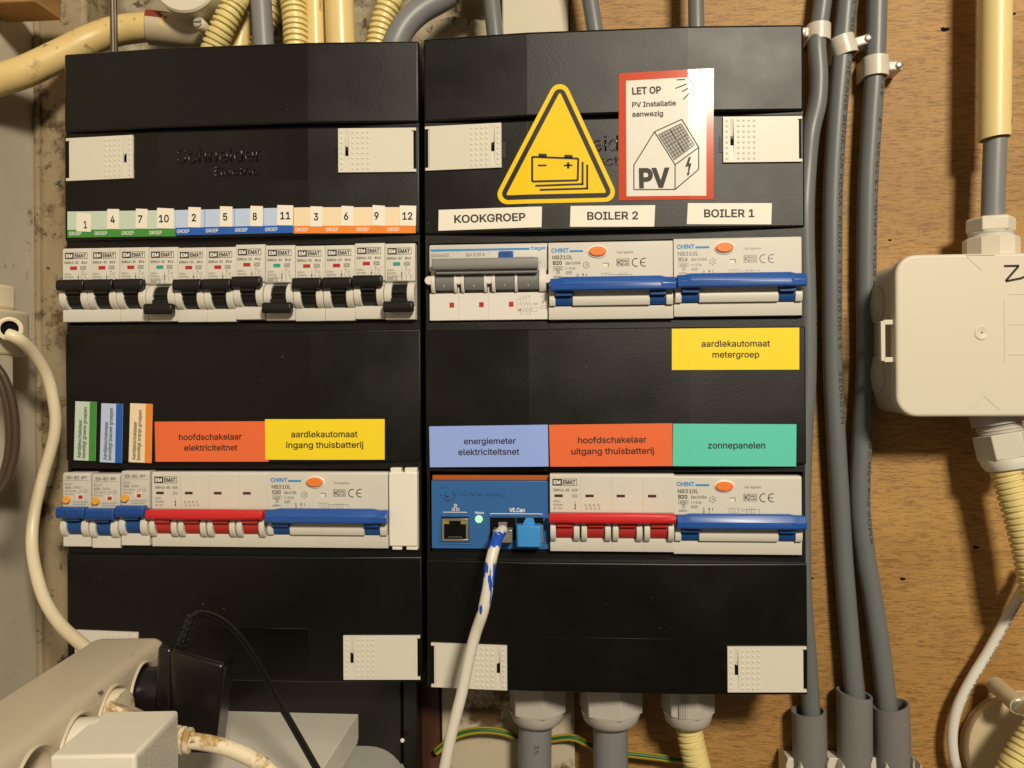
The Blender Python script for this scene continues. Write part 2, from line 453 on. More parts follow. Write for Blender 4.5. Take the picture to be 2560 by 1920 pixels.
# ------------------------------------------------------------------ the setting
WALL = 62.0
def struct(name, mb, m, label=None, **k):
    o = mb.build(name, m, None, **k); o['kind'] = 'structure'
    if label: o['label'] = label
    return o
def pxbox(x0, y0, x1, y1, yf, yb):
    a, b = at(x0, (y0+y1)/2, yf), at(x1, (y0+y1)/2, yf); t, u = at((x0+x1)/2, y0, yf), at((x0+x1)/2, y1, yf)
    return MB().box(a.x, b.x, yf, yb, u.z, t.z)
xw = at(1424, 40, WALL).x
struct('plywood_wall', MB().box(xw, 900, WALL, WALL+18, -480, 420), 'plywood', 'warm brown plywood board behind the grey cables')
xa, xb = at(1255, 30, WALL-3).x, xw-.8
PLY = bpy.data.objects['plywood_wall']
for px_, py_, r_ in ((2362, 73, 2.2), (2531, 34, 1.7), (2440, 1368, 1.6), (2257, 1447, 1.5), (2028, 1446, 1.2), (2225, 600, 1.0)):
    q_ = at(px_, py_, WALL-.06)
    MB().add([(q_.x+r_*(1.3+.3*math.sin(a*2.3))*math.cos(a*.6283), q_.y, q_.z+r_*(.62+.2*math.cos(a*1.7))*math.sin(a*.6283)) for a in range(10)], [tuple(range(10))]).build('nail_hole', 'dark_hole', PLY)
struct('plaster_pillar', MB().box(xa, xb, WALL-5, WALL+30, -480, 420), 'plaster', 'white plastered strip between rough stone and plywood', bevel=1.5)
# rough stone wall, a displaced grid
def stone_wall():
    x0, x1, z0, z1 = -70, xa+3, 60, 300
    nx, nz = 110, 74; mb = MB(); vs = []
    from mathutils import noise
    for j in range(nz+1):
        for i in range(nx+1):
            x = x0+(x1-x0)*i/nx; z = z0+(z1-z0)*j/nz
            p = Vector((x*.05, z*.09, 3.1)); d = noise.fractal(p, .8, 2.1, 5)*6.0
            g = noise.fractal(Vector((x*.018, z*.030, 9)), 1, 2, 3)
            if g > .12: d += 5*(g-.12)*8
            vs.append((x, WALL+16+min(d, 14)-4, z))
    fs = [(j*(nx+1)+i, j*(nx+1)+i+1, (j+1)*(nx+1)+i+1, (j+1)*(nx+1)+i) for j in range(nz) for i in range(nx)]
    return mb.add(vs, fs)
struct('stone_wall', stone_wall(), 'stone', 'rough grey stone wall above the left distribution box', sharp=180)
XS = at(100, 900, 44).x
# side wall runs towards the viewer; an old painted post fills the corner
struct('side_wall', MB().box(XS-60, XS, -700, 70, -480, 420), 'plaster_side', 'grubby white painted side wall at the left')
xp = at(175, 900, WALL).x
struct('corner_post', MB().box(XS-1, xp+26, 40, 90, -480, 420), 'post_old', 'old post with dirty flaking paint in the corner', bevel=3, seg=3)
struct('corner_bead', MB().tube([(XS+2.5, 39.5, z) for z in range(-480, 421, 60)], 2.4, n=10), 'post_old')
# painted board and brown plank under the boxes
yb_ = WALL-9
struct('painted_board', pxbox(1104, 1640, 1437, 2050, yb_, WALL+20), 'peeling', 'white board with peeling paint below the right box', bevel=1)
struct('brown_plank', pxbox(1030, 1640, 1098, 2050, yb_-3, WALL+20), 'timber_brown', 'dark brown plank below the gap between the boxes', bevel=.8)
struct('back_wall', MB().box(-120, 900, WALL+31, WALL+40, -480, 420), 'stone_pale')
wb = pxbox(-60, -60, 84, 6, -14, 12)
tag(wb.build('timber_block', 'timber', None, bevel=1.0), 'sawn timber block poking in at the top left corner', 'timber block')

# ------------------------------------------------------------------ distribution boxes
W = 220.0; K1, K2 = .28*W, .70*W; CV = 3.9
BOXES = {'L': dict(x=0.0, H=380.1, dz=.355, ref=1046), 'R': dict(x=222.62, H=383.7, dz=-.355, ref=2010)}
SEC = {'L': dict(cap=306, c1t=315, c1b=585, c2t=823, c2b=1152, c3t=1391),
       'R': dict(cap=277, c1t=285, c1b=567, c2t=815.5, c2b=1161, c3t=1408)}
KINKS = [b['x']+k for b in BOXES.values() for k in (K1, K2)]
def fy(x):
    u = x-(BOXES['R']['x'] if x > 221.3 else 0)
    if u < K1: return -CV*max(u, -2)/K1
    if u < K2: return -CV
    return -CV*(W-u)/(W-K2)
def on(px, py, off=0.0):
    """point of the cover surface seen at a photograph pixel"""
    y = -2.0
    for _ in range(5):
        p = at(px, py, y); y = fy(p.x)-off
    return p
def surface(polys, name, m, parent, off, solid=0):
    """flat polygons given as world points, laid on the faceted covers"""
    bm = bmesh.new()
    for vs, fs in polys:
        bv = [bm.verts.new((p[0], 0, p[2])) for p in vs]
        for f in fs:
            try: bm.faces.new([bv[i] for i in f])
            except ValueError: pass
    for k in KINKS:
        bmesh.ops.bisect_plane(bm, geom=bm.verts[:]+bm.edges[:]+bm.faces[:], plane_co=(k, 0, 0), plane_no=(1, 0, 0))
    for v in bm.verts:
        v.co = Vector((v.co.x, fy(v.co.x)-off, v.co.z))*S
    for f in bm.faces:
        f.normal_update()
        if f.normal.y > 0: f.normal_flip()
    me = bpy.data.meshes.new(name); bm.to_mesh(me); bm.free()
    me.materials.append(M[m]); o = link(bpy.data.objects.new(name, me))
    if parent is not None: o.parent = parent
    if solid:
        q = o.modifiers.new('thickness', 'SOLIDIFY'); q.thickness = solid*S; q.offset = 0
    return o
def PX(pts): return ([on(*p) for p in pts], [tuple(range(len(pts)))])
def TX(t, x0, y0, x1, y1, cap, bold=.012, nat=False):
    """text with its baseline from pixel (x0,y0) to (x1,y1) and a cap height in pixels"""
    v, f, wd = text2d(t, bold); L_ = math.hypot(x1-x0, y1-y0); ux, uy = (x1-x0)/L_, (y1-y0)/L_
    return ([on(x0+ux*L_*a/wd+uy*cap*b, y0+uy*L_*a/wd-ux*cap*b) for a, b in v], f)
def LN(x0, y0, x1, y1, t):
    L_ = math.hypot(x1-x0, y1-y0); nx, ny = -(y1-y0)/L_*t/2, (x1-x0)/L_*t/2
    return PX([(x0+nx, y0+ny), (x1+nx, y1+ny), (x1-nx, y1-ny), (x0-nx, y0-ny)])

def latch(parent, x0, x1, z0, z1, inner_right, facet_y):
    """white clip with dimples and a slot, lying on one facet of the cover"""
    n = 9; mb = MB(); Wd = x1-x0; th = 1.3
    sx = lambda u: x0+u if not inner_right else x1-u        # u counts from the inner end
    def slab(u0, u1, a, b, off=0):
        xs = sorted((sx(u0), sx(u1)))
        ya, yb = facet_y(xs[0]), facet_y(xs[1])
        mb.hexa([(xs[0], ya-th-off, b), (xs[1], yb-th-off, b), (xs[1], yb-th-off, a), (xs[0], ya-th-off, a),
                 (xs[0], ya+.5, b), (xs[1], yb+.5, b), (xs[1], yb+.5, a), (xs[0], ya+.5, a)])
    sl0, sl1 = 4.0, 6.1; m_ = 1.3
    slab(0, sl0, z0, z1); slab(sl1, Wd-2.6, z0, z1)
    slab(sl0, sl1, z0, z0+m_); slab(sl0, sl1, z1-m_, z1)
    slab(Wd-2.6, Wd, z0, z0+1.6); slab(Wd-2.6, Wd, z1-1.6, z1); slab(Wd-2.6, Wd-1.7, z0+1.6, z1-1.6, -.7)
    o = mb.build('latch', 'latch_white', parent)
    # slot floor: two ramps down to a dark hole
    mb = MB(); zc = (z0+z1)/2-1
    xa_, xb_ = sorted((sx(sl0), sx(sl1))); ya = facet_y((xa_+xb_)/2)
    mb.add([(xa_, ya-th+.1, z1-m_), (xb_, ya-th+.1, z1-m_), (xb_, ya+.3, zc+1), (xa_, ya+.3, zc+1)], [(0, 1, 2, 3)])
    mb.add([(xa_, ya-th+.1, z0+m_), (xb_, ya-th+.1, z0+m_), (xb_, ya-.6, zc-2), (xa_, ya-.6, zc-2)], [(3, 2, 1, 0)])
    mb.build('slot', 'latch_white', o)
    MB().box(xa_+.25, xb_-.25, ya-.75, ya-.55, zc-2.2, zc+1.4).build('slot_hole', 'dark_hole', o)
    mb = MB()
    cols = [2.0, 8.6, 11.6, 14.6, 17.6]; rows = 8
    for u in cols:
        for k in range(rows):
            cx = sx(u); cz = z0+2.2+(z1-z0-4.4)*k/(rows-1); cy = facet_y(cx)-th
            mb.lathe([(.85, .05), (.7, -.25), (.35, -.42)], (cx, cy, cz), (0, 1, 0), n=8)
    mb.build('dimples', 'latch_white', o)
    MB().box(*sorted((sx(Wd-1.7), sx(Wd-.4))), facet_y(sx(Wd))-.25, facet_y(sx(Wd))+.4, z0+1.7, z1-1.7).build('hinge_gap', 'dark_hole', o)
    i0, i1 = sorted((sx(-.2), sx(-2.2)))
    MB().box(i0, i1, facet_y((i0+i1)/2)-.35, facet_y((i0+i1)/2)+.5, zc-6, zc+3).build('catch', 'black_frame', o)
    return o

def dist_box(key, label):
    B = BOXES[key]; x0 = B['x']; zt, zb = B['dz']+B['H']/2, B['dz']-B['H']/2
    c = {k: at(B['ref'], v, 0).z for k, v in SEC[key].items()}
    root = thing('distribution_box', label, 'fuse box', (x0+W/2, WALL, zb))
    root_loc = Vector((x0+W/2, WALL, zb))
    class Off:                                        # parts are given in world mm, parented to the root
        pass
    def fin(o):
        o.location = -root_loc*S; return o
    # housing and the flat frame around the device rows
    hb = MB().box(x0+1.2, x0+W-1.2, 12, WALL-1, zb+1, zt-1)
    fin(hb.build('housing', 'black_frame', root, bevel=1))
    fr = MB(); fy0 = 1.4
    rows = ROWS[key]
    zs = [zt-2, rows[0][1], rows[0][0], rows[1][1], rows[1][0], zb+2]
    xl, xr = rows[0][2]
    for a, b in ((0, 1), (2, 3), (4, 5)): fr.box(x0+.4, x0+W-.4, fy0, 12, zs[b], zs[a])
    for a, b in ((1, 2), (3, 4)):
        fr.box(x0+.4, xl, fy0, 12, zs[b]+.01, zs[a]-.01); fr.box(xr, x0+W-.4, fy0, 12, zs[b]+.01, zs[a]-.01)
    fin(fr.build('device_frame', 'black_frame', root))
    def plate(z0, z1, inset=0, top=False):
        k = 1.6
        prof = [(x0+inset, 9), (x0+inset, k*.3), (x0+inset+.5, 0)] if False else [(x0, 9), (x0, 0), (x0+K1, -CV), (x0+K2, -CV), (x0+W, 0), (x0+W, 9)]
        return MB().pz(prof, z0, z1)
    fin(plate(c['cap'], zt).build('top_cover', 'black_plastic', root, bevel=1.5, seg=3, sharp=1.5))
    up = fin(plate(c['c1b'], c['c1t']).build('upper_cover', 'black_plastic', root, bevel=1.0, seg=3, sharp=1.5))
    fin(plate(c['c2b'], c['c2t']).build('middle_cover', 'black_plastic', root, bevel=.8, sharp=1.5))
    lo = fin(plate(zb, c['c3t']).build('lower_cover', 'black_plastic', root, bevel=1.0, seg=3, sharp=1.5))
    # name plate with raised lettering
    zp = c['c1t']-1; zq = zp-30.0
    np_ = MB().box(x0+K1+.6, x0+K2-.3, -CV-.06, -CV+.5, zq, zp).build('name_plate', 'plate_black', up, bevel=.03, seg=1)
    e = MB(); yy = -CV-.06
    for (t, xx, zz, cap_, ww) in (('Schneider', x0+K1+11.5, zp-18.2, 8.6, 52), ('Electric', x0+K1+34, zp-26.6, 5.2, 28)):
        v, f, wd = text2d(t, .006); k = ww/wd
        bmv = [(xx+a*k, yy-(.02 if key == 'R' else .2), zz+b*cap_) for a, b in v]
        e.add(bmv, f)
    eo = e.build('raised_lettering', 'black_gloss', up, solid=(.1 if key == 'R' else .9))
    MB().box(x0+K1+1, x0+K2-1, -CV-.15, -CV+.5, zb+3, zb+32).build('blank_plate', 'plate_black' if key == 'L' else 'black_plastic', lo, bevel=.2, seg=1)
    return root, c, fin
# rows of devices: z range and x range of the opening
def rowz(x, yt, yb): return (at(x, yb, 0).z, at(x, yt, 0).z)
ROWS = {}
for key, xr_, tb in (('L', 1046, ((604, 802), (1173, 1371))), ('R', 2010, ((590, 795), (1180, 1388)))):
    x0 = BOXES[key]['x']
    ROWS[key] = [(*rowz(xr_, *tb[0]), (x0+2.2, x0+W-1.6)), (*rowz(xr_, *tb[1]), (x0+2.2, x0+W-1.6))]
boxL, cL, finL = dist_box('L', 'left black distribution box with small circuit breakers and numbered group labels')
boxR, cR, finR = dist_box('R', 'right black distribution box under the triangle and solar warning stickers')
for fin, root, key, lst in ((finL, boxL, 'L', [((168, 350), (335, 443), True), ((847, 322), (1041, 431), False), ((182, 1576), (347, 1684), True), ((860, 1588), (1051, 1697), False)]),
                            (finR, boxR, 'R', [((1064, 312), (1254, 425), True), ((1807, 292), (2004, 407), False), ((1079, 1607), (1268, 1722), True), ((1818, 1614), (2015, 1730), False)])):
    for (a, b), (c_, d), inner in lst:
        p, q = on((a), (b+d)/2), on(c_, (b+d)/2)
        zc = (on((a+c_)/2, b).z, on((a+c_)/2, d).z); zm = sum(zc)/2
        lo_ = latch(root, p.x, q.x, zm-13.0, zm+13.0, inner, fy); fin(lo_)

# ------------------------------------------------------------------ stickers
def sticker(name, label, corners, m, cat='sticker', group=None, off=.12):
    p = [on(*c) for c in corners]; c0 = sum(p, Vector())/4
    o = surface([PX(corners)], name, m, None, off, solid=.16)
    return tag(o, label, cat, group)
def strip(pts, cells, pale, band, label, words):
    """four cells of a pale strip with a coloured band carrying the word GROEP"""
    (xa_, ya), (xb_, yb), h, bh = pts
    o = sticker('group_label_strip', label, [(xa_, ya), (xb_, yb), (xb_, yb+h), (xa_, ya+h)], pale, 'label strip', 'coloured group label strips')
    L_ = xb_-xa_; yy = lambda x: ya+(yb-ya)*(x-xa_)/L_
    surface([PX([(xa_, ya+h-bh), (xb_, yb+h-bh), (xb_, yb+h), (xa_, ya+h)])], 'colour_band', band, o, .24)
    tx = []
    for x in words: tx.append(TX('GROEP', x, yy(x)+h-5.5, x+31, yy(x+31)+h-5.5, 8.6, .008))
    surface(tx, 'lettering', 'print_white', o, .30)
    tx = [LN(xa_+L_*k/4, yy(xa_+L_*k/4)+1, xa_+L_*k/4, yy(xa_+L_*k/4)+h-bh, 1.2) for k in (1, 2, 3)]
    surface(tx, 'cell_lines', 'print_white', o, .2)
    return o
strip(((169, 529), (439, 526), 65, 19), 4, 'green_pale', 'green_band', 'pale green group strip with dark green band below numbers 1, 4, 7 and 10', (173, 237, 304, 374))
strip(((438.5, 525.5), (733.5, 519), 63, 19), 4, 'blue_pale', 'blue_band', 'pale blue group strip with dark blue band below numbers 2, 5, 8 and 11', (443, 515, 588, 663))
strip(((734.5, 519), (1039, 518), 65, 19), 4, 'orange_pale', 'orange_band', 'pale orange group strip with orange band below numbers 3, 6, 9 and 12', (739, 815, 891, 968))
NUM = [('1', 193, 229, 532, 580, 3, 215), ('4', 269.5, 299, 523, 573, 0, 283), ('7', 341, 370, 522, 572, 1, 352), ('10', 394, 436, 520, 572, 2, 411),
       ('2', 472, 503, 518, 569, 1, 486), ('5', 551, 582, 516, 567, 1, 564), ('8', 627, 658, 515, 566, 1, 638), ('11', 694, 734, 513, 564, 1, 714),
       ('3', 777, 807, 516, 567, 1, 791), ('6', 854, 884, 515, 565, 1, 866), ('9', 932, 963, 513, 565, 2, 942), ('12', 1000, 1041, 514, 565, 1, 1019)]
COLN = {'1': 'leftmost on the green strip', '4': 'second on the green strip', '7': 'third on the green strip', '10': 'last on the green strip',
        '2': 'first on the blue strip', '5': 'second on the blue strip', '8': 'third on the blue strip', '11': 'last on the blue strip',
        '3': 'first on the orange strip', '6': 'second on the orange strip', '9': 'third on the orange strip', '12': 'last on the orange strip'}
for n, a, b, t, u, k, cx in NUM:
    o = sticker('number_sticker', f'small white sticker reading {n}, {COLN[n]}', [(a, t), (b, t+k), (b-1, u), (a-1, u-k*.5)], 'paper', 'number sticker', 'number stickers above the breaker row', off=.45)
    wd = 11 if len(n) == 1 else 25
    if n == '1': wd = 8
    yb = (t+u)/2+ (10 if n != '1' else 15)
    surface([TX(n, cx-wd/2, yb, cx+wd/2, yb-.3, 17.5, .022)], 'lettering', 'ink', o, .57)
# upright labels
for (a, t, b, u), pale, band, word, w1, lab in (((186, 1003, 241, 1152), 'green_pale', 'green_band', 'beveiligt groene groepen', 128, 'upright pale green label with dark green right band'),
                                   ((251, 1008, 307, 1157), 'blue_pale', 'blue_band', 'beveiligt blauwe groepen', 131, 'upright pale blue label with dark blue right band'),
                                   ((323, 1008, 381, 1157), 'orange_pale', 'orange_band', 'beveiligt oranje groepen', 126, 'upright pale orange label with orange right band')):
    o = sticker('upright_label', lab, [(a+3, t), (b+1, t+2), (b-2, u+.5), (a-1, u-2)], pale, 'label', 'upright labels above the residual current switches')
    k = 17
    surface([PX([(b+1-k, t+2), (b+1, t+2), (b-2, u+.5), (b-2-k, u)])], 'colour_band', band, o, .24)
    surface([TX('Aardlekschakelaar', a+16, u-7, a+19.5, u-103, 8.6, .012), TX(word, a+27.5, u-6.5, a+32, u-6-w1, 8.6, .012)], 'lettering', 'ink', o, .28)
def big(name_label, corners, m, lines, off=.14):
    o = sticker('device_label', name_label, corners, m, 'label', 'coloured device labels', off=off)
    surface([TX(t, x0, y0, x1, y1, c_, .014) for t, x0, y0, x1, y1, c_ in lines], 'lettering', 'ink', o, off+.14)
    return o
big('orange red label reading hoofdschakelaar elektriciteitnet on the left box', [(387, 1054), (672, 1053), (672, 1154), (389, 1154)], 'label_red',
    [('hoofdschakelaar', 448, 1100, 605, 1098.5, 14.5), ('elektriciteitnet', 461, 1126.5, 594, 1126, 14.5)])
big('yellow label reading aardlekautomaat ingang thuisbatterij on the left box', [(663, 1048), (962, 1047.5), (962, 1149), (664, 1149)], 'label_yellow',
    [('aardlekautomaat', 728.5, 1093, 894.5, 1092.5, 14.8), ('ingang thuisbatterij', 716, 1120, 909, 1119, 14.8)], off=.34)
big('yellow label reading aardlekautomaat metergroep below the upper right breaker', [(1679.5, 822), (1998, 819), (1998, 924), (1679.5, 925)], 'label_yellow',
    [('aardlekautomaat', 1753.5, 867, 1925, 866, 15), ('metergroep', 1781, 894, 1898, 893.5, 15)])
big('periwinkle blue label reading energiemeter elektriciteitsnet', [(1073, 1066), (1369.5, 1061.5), (1371.5, 1166), (1075, 1168)], 'label_blue',
    [('energiemeter', 1160, 1110.5, 1289.5, 1109, 14.5), ('elektriciteitsnet', 1146, 1137.5, 1298.5, 1136.5, 15)])
big('orange red label reading hoofdschakelaar uitgang thuisbatterij on the right box', [(1372.5, 1062), (1680.5, 1058), (1680.5, 1165), (1375.5, 1166.5)], 'label_red',
    [('hoofdschakelaar', 1445, 1108, 1616, 1106, 15), ('uitgang thuisbatterij', 1428.5, 1136, 1635, 1134, 15)])
big('teal green label reading zonnepanelen', [(1682.5, 1059), (1991, 1060.5), (1990, 1166), (1681.5, 1165)], 'label_teal',
    [('zonnepanelen', 1769.5, 1121, 1913, 1121, 15.5)])
def white(lab, corners, lines, off=.14):
    o = sticker('white_label', lab, corners, 'paper', 'label', 'white capital letter labels on the right box', off=off)
    surface([TX(t, x0, y0, x1, y1, c_, .022) for t, x0, y0, x1, y1, c_ in lines], 'lettering', 'print_dark', o, off+.14)
white('white label reading KOOKGROEP above the grey handled breaker', [(1097, 525), (1355, 516.5), (1354, 568), (1096, 577)], [('KOOKGROEP', 1136, 557.5, 1314, 551.5, 18.5)])
white('white label reading BOILER 2 in the middle of the right box', [(1426.5, 515), (1638, 513), (1635.5, 566.5), (1425, 567)], [('BOILER 2', 1468, 549.5, 1595.5, 548, 18.5)])
white('white label reading BOILER 1 at the right end of the right box', [(1719.5, 508), (1929.5, 508), (1928, 561), (1717, 560.5)], [('BOILER 1', 1760, 543, 1886, 542.5, 18.5)])

# warning triangle
def rtri(inset, rad, n=8):
    V = [Vector((1401, 179)), Vector((1551, 504)), Vector((1227, 512))]
    # inset by moving the edges inwards
    E = []; c0 = sum(V, Vector((0, 0)))/3
    for i in range(3):
        a, b = V[i], V[(i+1) % 3]; d = (b-a).normalized(); nrm = Vector((-d.y, d.x))
        if nrm.dot(c0-a) < 0: nrm = -nrm
        E.append((a+nrm*inset, d, nrm))
    def inter(e1, e2):
        (p, d, _), (q, g, _) = e1, e2; t = ((q-p).x*g.y-(q-p).y*g.x)/(d.x*g.y-d.y*g.x); return p+d*t
    pts = []
    for i in range(3):
        e1, e2 = E[i-1], E[i]
        E1 = (e1[0]+e1[2]*rad, e1[1], e1[2]); E2 = (e2[0]+e2[2]*rad, e2[1], e2[2]); c_ = inter(E1, E2)
        a0 = math.atan2(-e1[2].y, -e1[2].x); a1 = math.atan2(-e2[2].y, -e2[2].x)
        while a1-a0 > math.pi: a1 -= 2*math.pi
        while a1-a0 < -math.pi: a1 += 2*math.pi
        for k in range(n+1):
            a = a0+(a1-a0)*k/n; pts.append((c_.x+rad*math.cos(a), c_.y+rad*math.sin(a)))
    return pts
tri = tag(surface([PX(rtri(0, 25))], 'warning_triangle', 'sign_yellow', None, .16, solid=.2), 'yellow warning triangle sticker with a battery symbol', 'warning sticker')
surface([PX(rtri(10.5, 16))], 'black_border', 'ink', tri, .30)
surface([PX(rtri(22.5, 3, 3))], 'yellow_field', 'sign_yellow', tri, .34)
zz = lambda x, y: (1020+x/3.456, y/3.456)
def FR(p, t):   # outline of a quadrilateral in pixels
    return [LN(*p[i], *p[(i+1) % 4], t) for i in range(4)]
ba = FR([zz(1073, 1357), zz(1471, 1372), zz(1466, 1560), zz(1073, 1570)], 5.2)
ba += [PX([zz(1128, 1327), zz(1199, 1331), zz(1198, 1362), zz(1127, 1358)]), PX([zz(1351, 1338), zz(1422, 1341), zz(1421, 1368), zz(1350, 1366)]),
       LN(*zz(1122, 1431), *zz(1197, 1431), 4.6), LN(*zz(1347, 1431), *zz(1421, 1429), 4.2), LN(*zz(1384, 1404), *zz(1384, 1458), 6),
       LN(*zz(1100, 1607), *zz(1514, 1592), 5), LN(*zz(1508, 1400), *zz(1508, 1600), 5), LN(*zz(1138, 1642), *zz(1556, 1630), 5), LN(*zz(1548, 1424), *zz(1548, 1636), 5)]
surface(ba, 'battery_symbol', 'ink', tri, .40)
# solar warning sticker
pv = tag(surface([PX([(1547, 184), (1784, 172), (1783.5, 499), (1546.5, 501)])], 'solar_warning_sticker', 'sign_red', None, .16, solid=.2), 'white rectangular warning sticker with red border and house drawing', 'warning sticker')
surface([PX([(1565, 202.5), (1766, 191.5), (1765.5, 489.5), (1566.5, 491)])], 'white_field', 'sign_white', pv, .30)
q4 = lambda x, y: (1500+x/3.456, y/3.456)
def PL(pts, t): return [LN(*q4(*a), *q4(*b), t) for a, b in zip(pts, pts[1:])]
ln = PL([(292, 1425), (292, 1640), (648, 1638), (648, 1425), (470, 1140), (292, 1428)], 2.6)
ln += PL([(470, 1140), (705, 1033), (852, 1275), (648, 1425)], 2.6) + PL([(852, 1275), (852, 1465), (648, 1638)], 2.6)
for a, b in (((662, 692), (734, 688)), ((651, 766), (746, 728)), ((706, 795), (760, 764)), ((717, 861), (781, 800))): ln += PL([a, b], 2.6)
ln += PL([(770, 664), (774, 690), (786, 715), (806, 732), (835, 738), (860, 730)], 2.4)
ln += [TX('LET OP', *q4(278, 818), *q4(528, 806), 16.5, .028), TX('PV Installatie', *q4(278, 928), *q4(656, 912), 12, .02), TX('aanwezig', *q4(278, 1010), *q4(545, 1002), 12, .02),
       TX('PV', *q4(338, 1618), *q4(604, 1612), 44, .04)]
ln += [PX([q4(765, 1360), q4(786, 1353), q4(768, 1415), q4(790, 1410), q4(768, 1495), q4(778, 1493), q4(758, 1525), q4(748, 1497), q4(757, 1497), q4(764, 1437), q4(736, 1445)])]
surface(ln, 'drawing', 'print_dark', pv, .40)
cells, lines_ = [], []
A, Bc, C_, D_ = Vector((503, 1165)), Vector((700, 1068)), Vector((815, 1255)), Vector((641, 1383))
def bil(u, v): 
    p = (A*(1-u)+Bc*u)*(1-v)+(D_*(1-u)+C_*u)*v; return q4(p.x, p.y)
for (u0, u1) in ((0, .485), (.515, 1)):
    for (v0, v1) in ((0, .485), (.515, 1)):
        cells.append(PX([bil(u0, v0), bil(u1, v0), bil(u1, v1), bil(u0, v1)]))
        for k in range(5):
            t = k/4; lines_ += [LN(*bil(u0+(u1-u0)*t, v0), *bil(u0+(u1-u0)*t, v1), 1.3), LN(*bil(u0, v0+(v1-v0)*t), *bil(u1, v0+(v1-v0)*t), 1.3)]
surface(cells, 'solar_panel', 'sign_grey', pv, .38); surface(lines_, 'panel_lines', 'print_dark', pv, .44)

# ------------------------------------------------------------------ devices
def arcprof(cy, cz, r, z0, z1, back, n=10):
    """profile in (y,z): a bulge towards the viewer between z0 and z1, closed at y=back"""
    a0 = math.asin(max(-1, min(1, (z0-cz)/r))); a1 = math.asin(max(-1, min(1, (z1-cz)/r)))
    p = [(cy-r*math.cos(a0+(a1-a0)*k/n), cz+r*math.sin(a0+(a1-a0)*k/n)) for k in range(n+1)]
    return [(back, z0)]+p+[(back, z1)]
def bar(z0, z1, yf, yb, tilt=0.0):
    """rounded handle bar profile"""
    h = z1-z0
    return [(yb, z0+h*.08), (yf+1.2, z0), (yf+.25, z0+h*.18), (yf, z0+h*.45), (yf+.5, z0+h*.86), (yf+1.5, z1), (yb, z1-h*.05)]
def dev(name, label, cat, px, py, y, group=None):
    p = at(px, py, y); return thing(name, label, cat, p, group=group), p
def emat_logo(mb_d, mb_w, x0, x1, z0, z1, y):
    m_ = x0+(x1-x0)*.375
    mb_d.rect(x0, m_, z0, z1, y); mb_d.frame(m_-.05, x1, z0, z1, .28, y)
    mb_d.text('EMAT', m_+.8, z0+(z1-z0)*.22, (z1-z0)*.56, y, width=x1-m_-1.7, bold=.03)
    mb_w.text('EM', x0+.7, z0+(z1-z0)*.25, (z1-z0)*.5, y-.05, width=(m_-x0)-1.4, bold=.03)
def arrow(mb, x, z0, z1, y):
    mb.line(x, z0, x, z1, .22, y)
    mb.add([(x-.6, y, z1-1.3), (x+.6, y, z1-1.3), (x, y, z1)], [(0, 1, 2)]); mb.add([(x-.6, y, z0+1.3), (x+.6, y, z0+1.3), (x, y, z0)], [(0, 1, 2)])

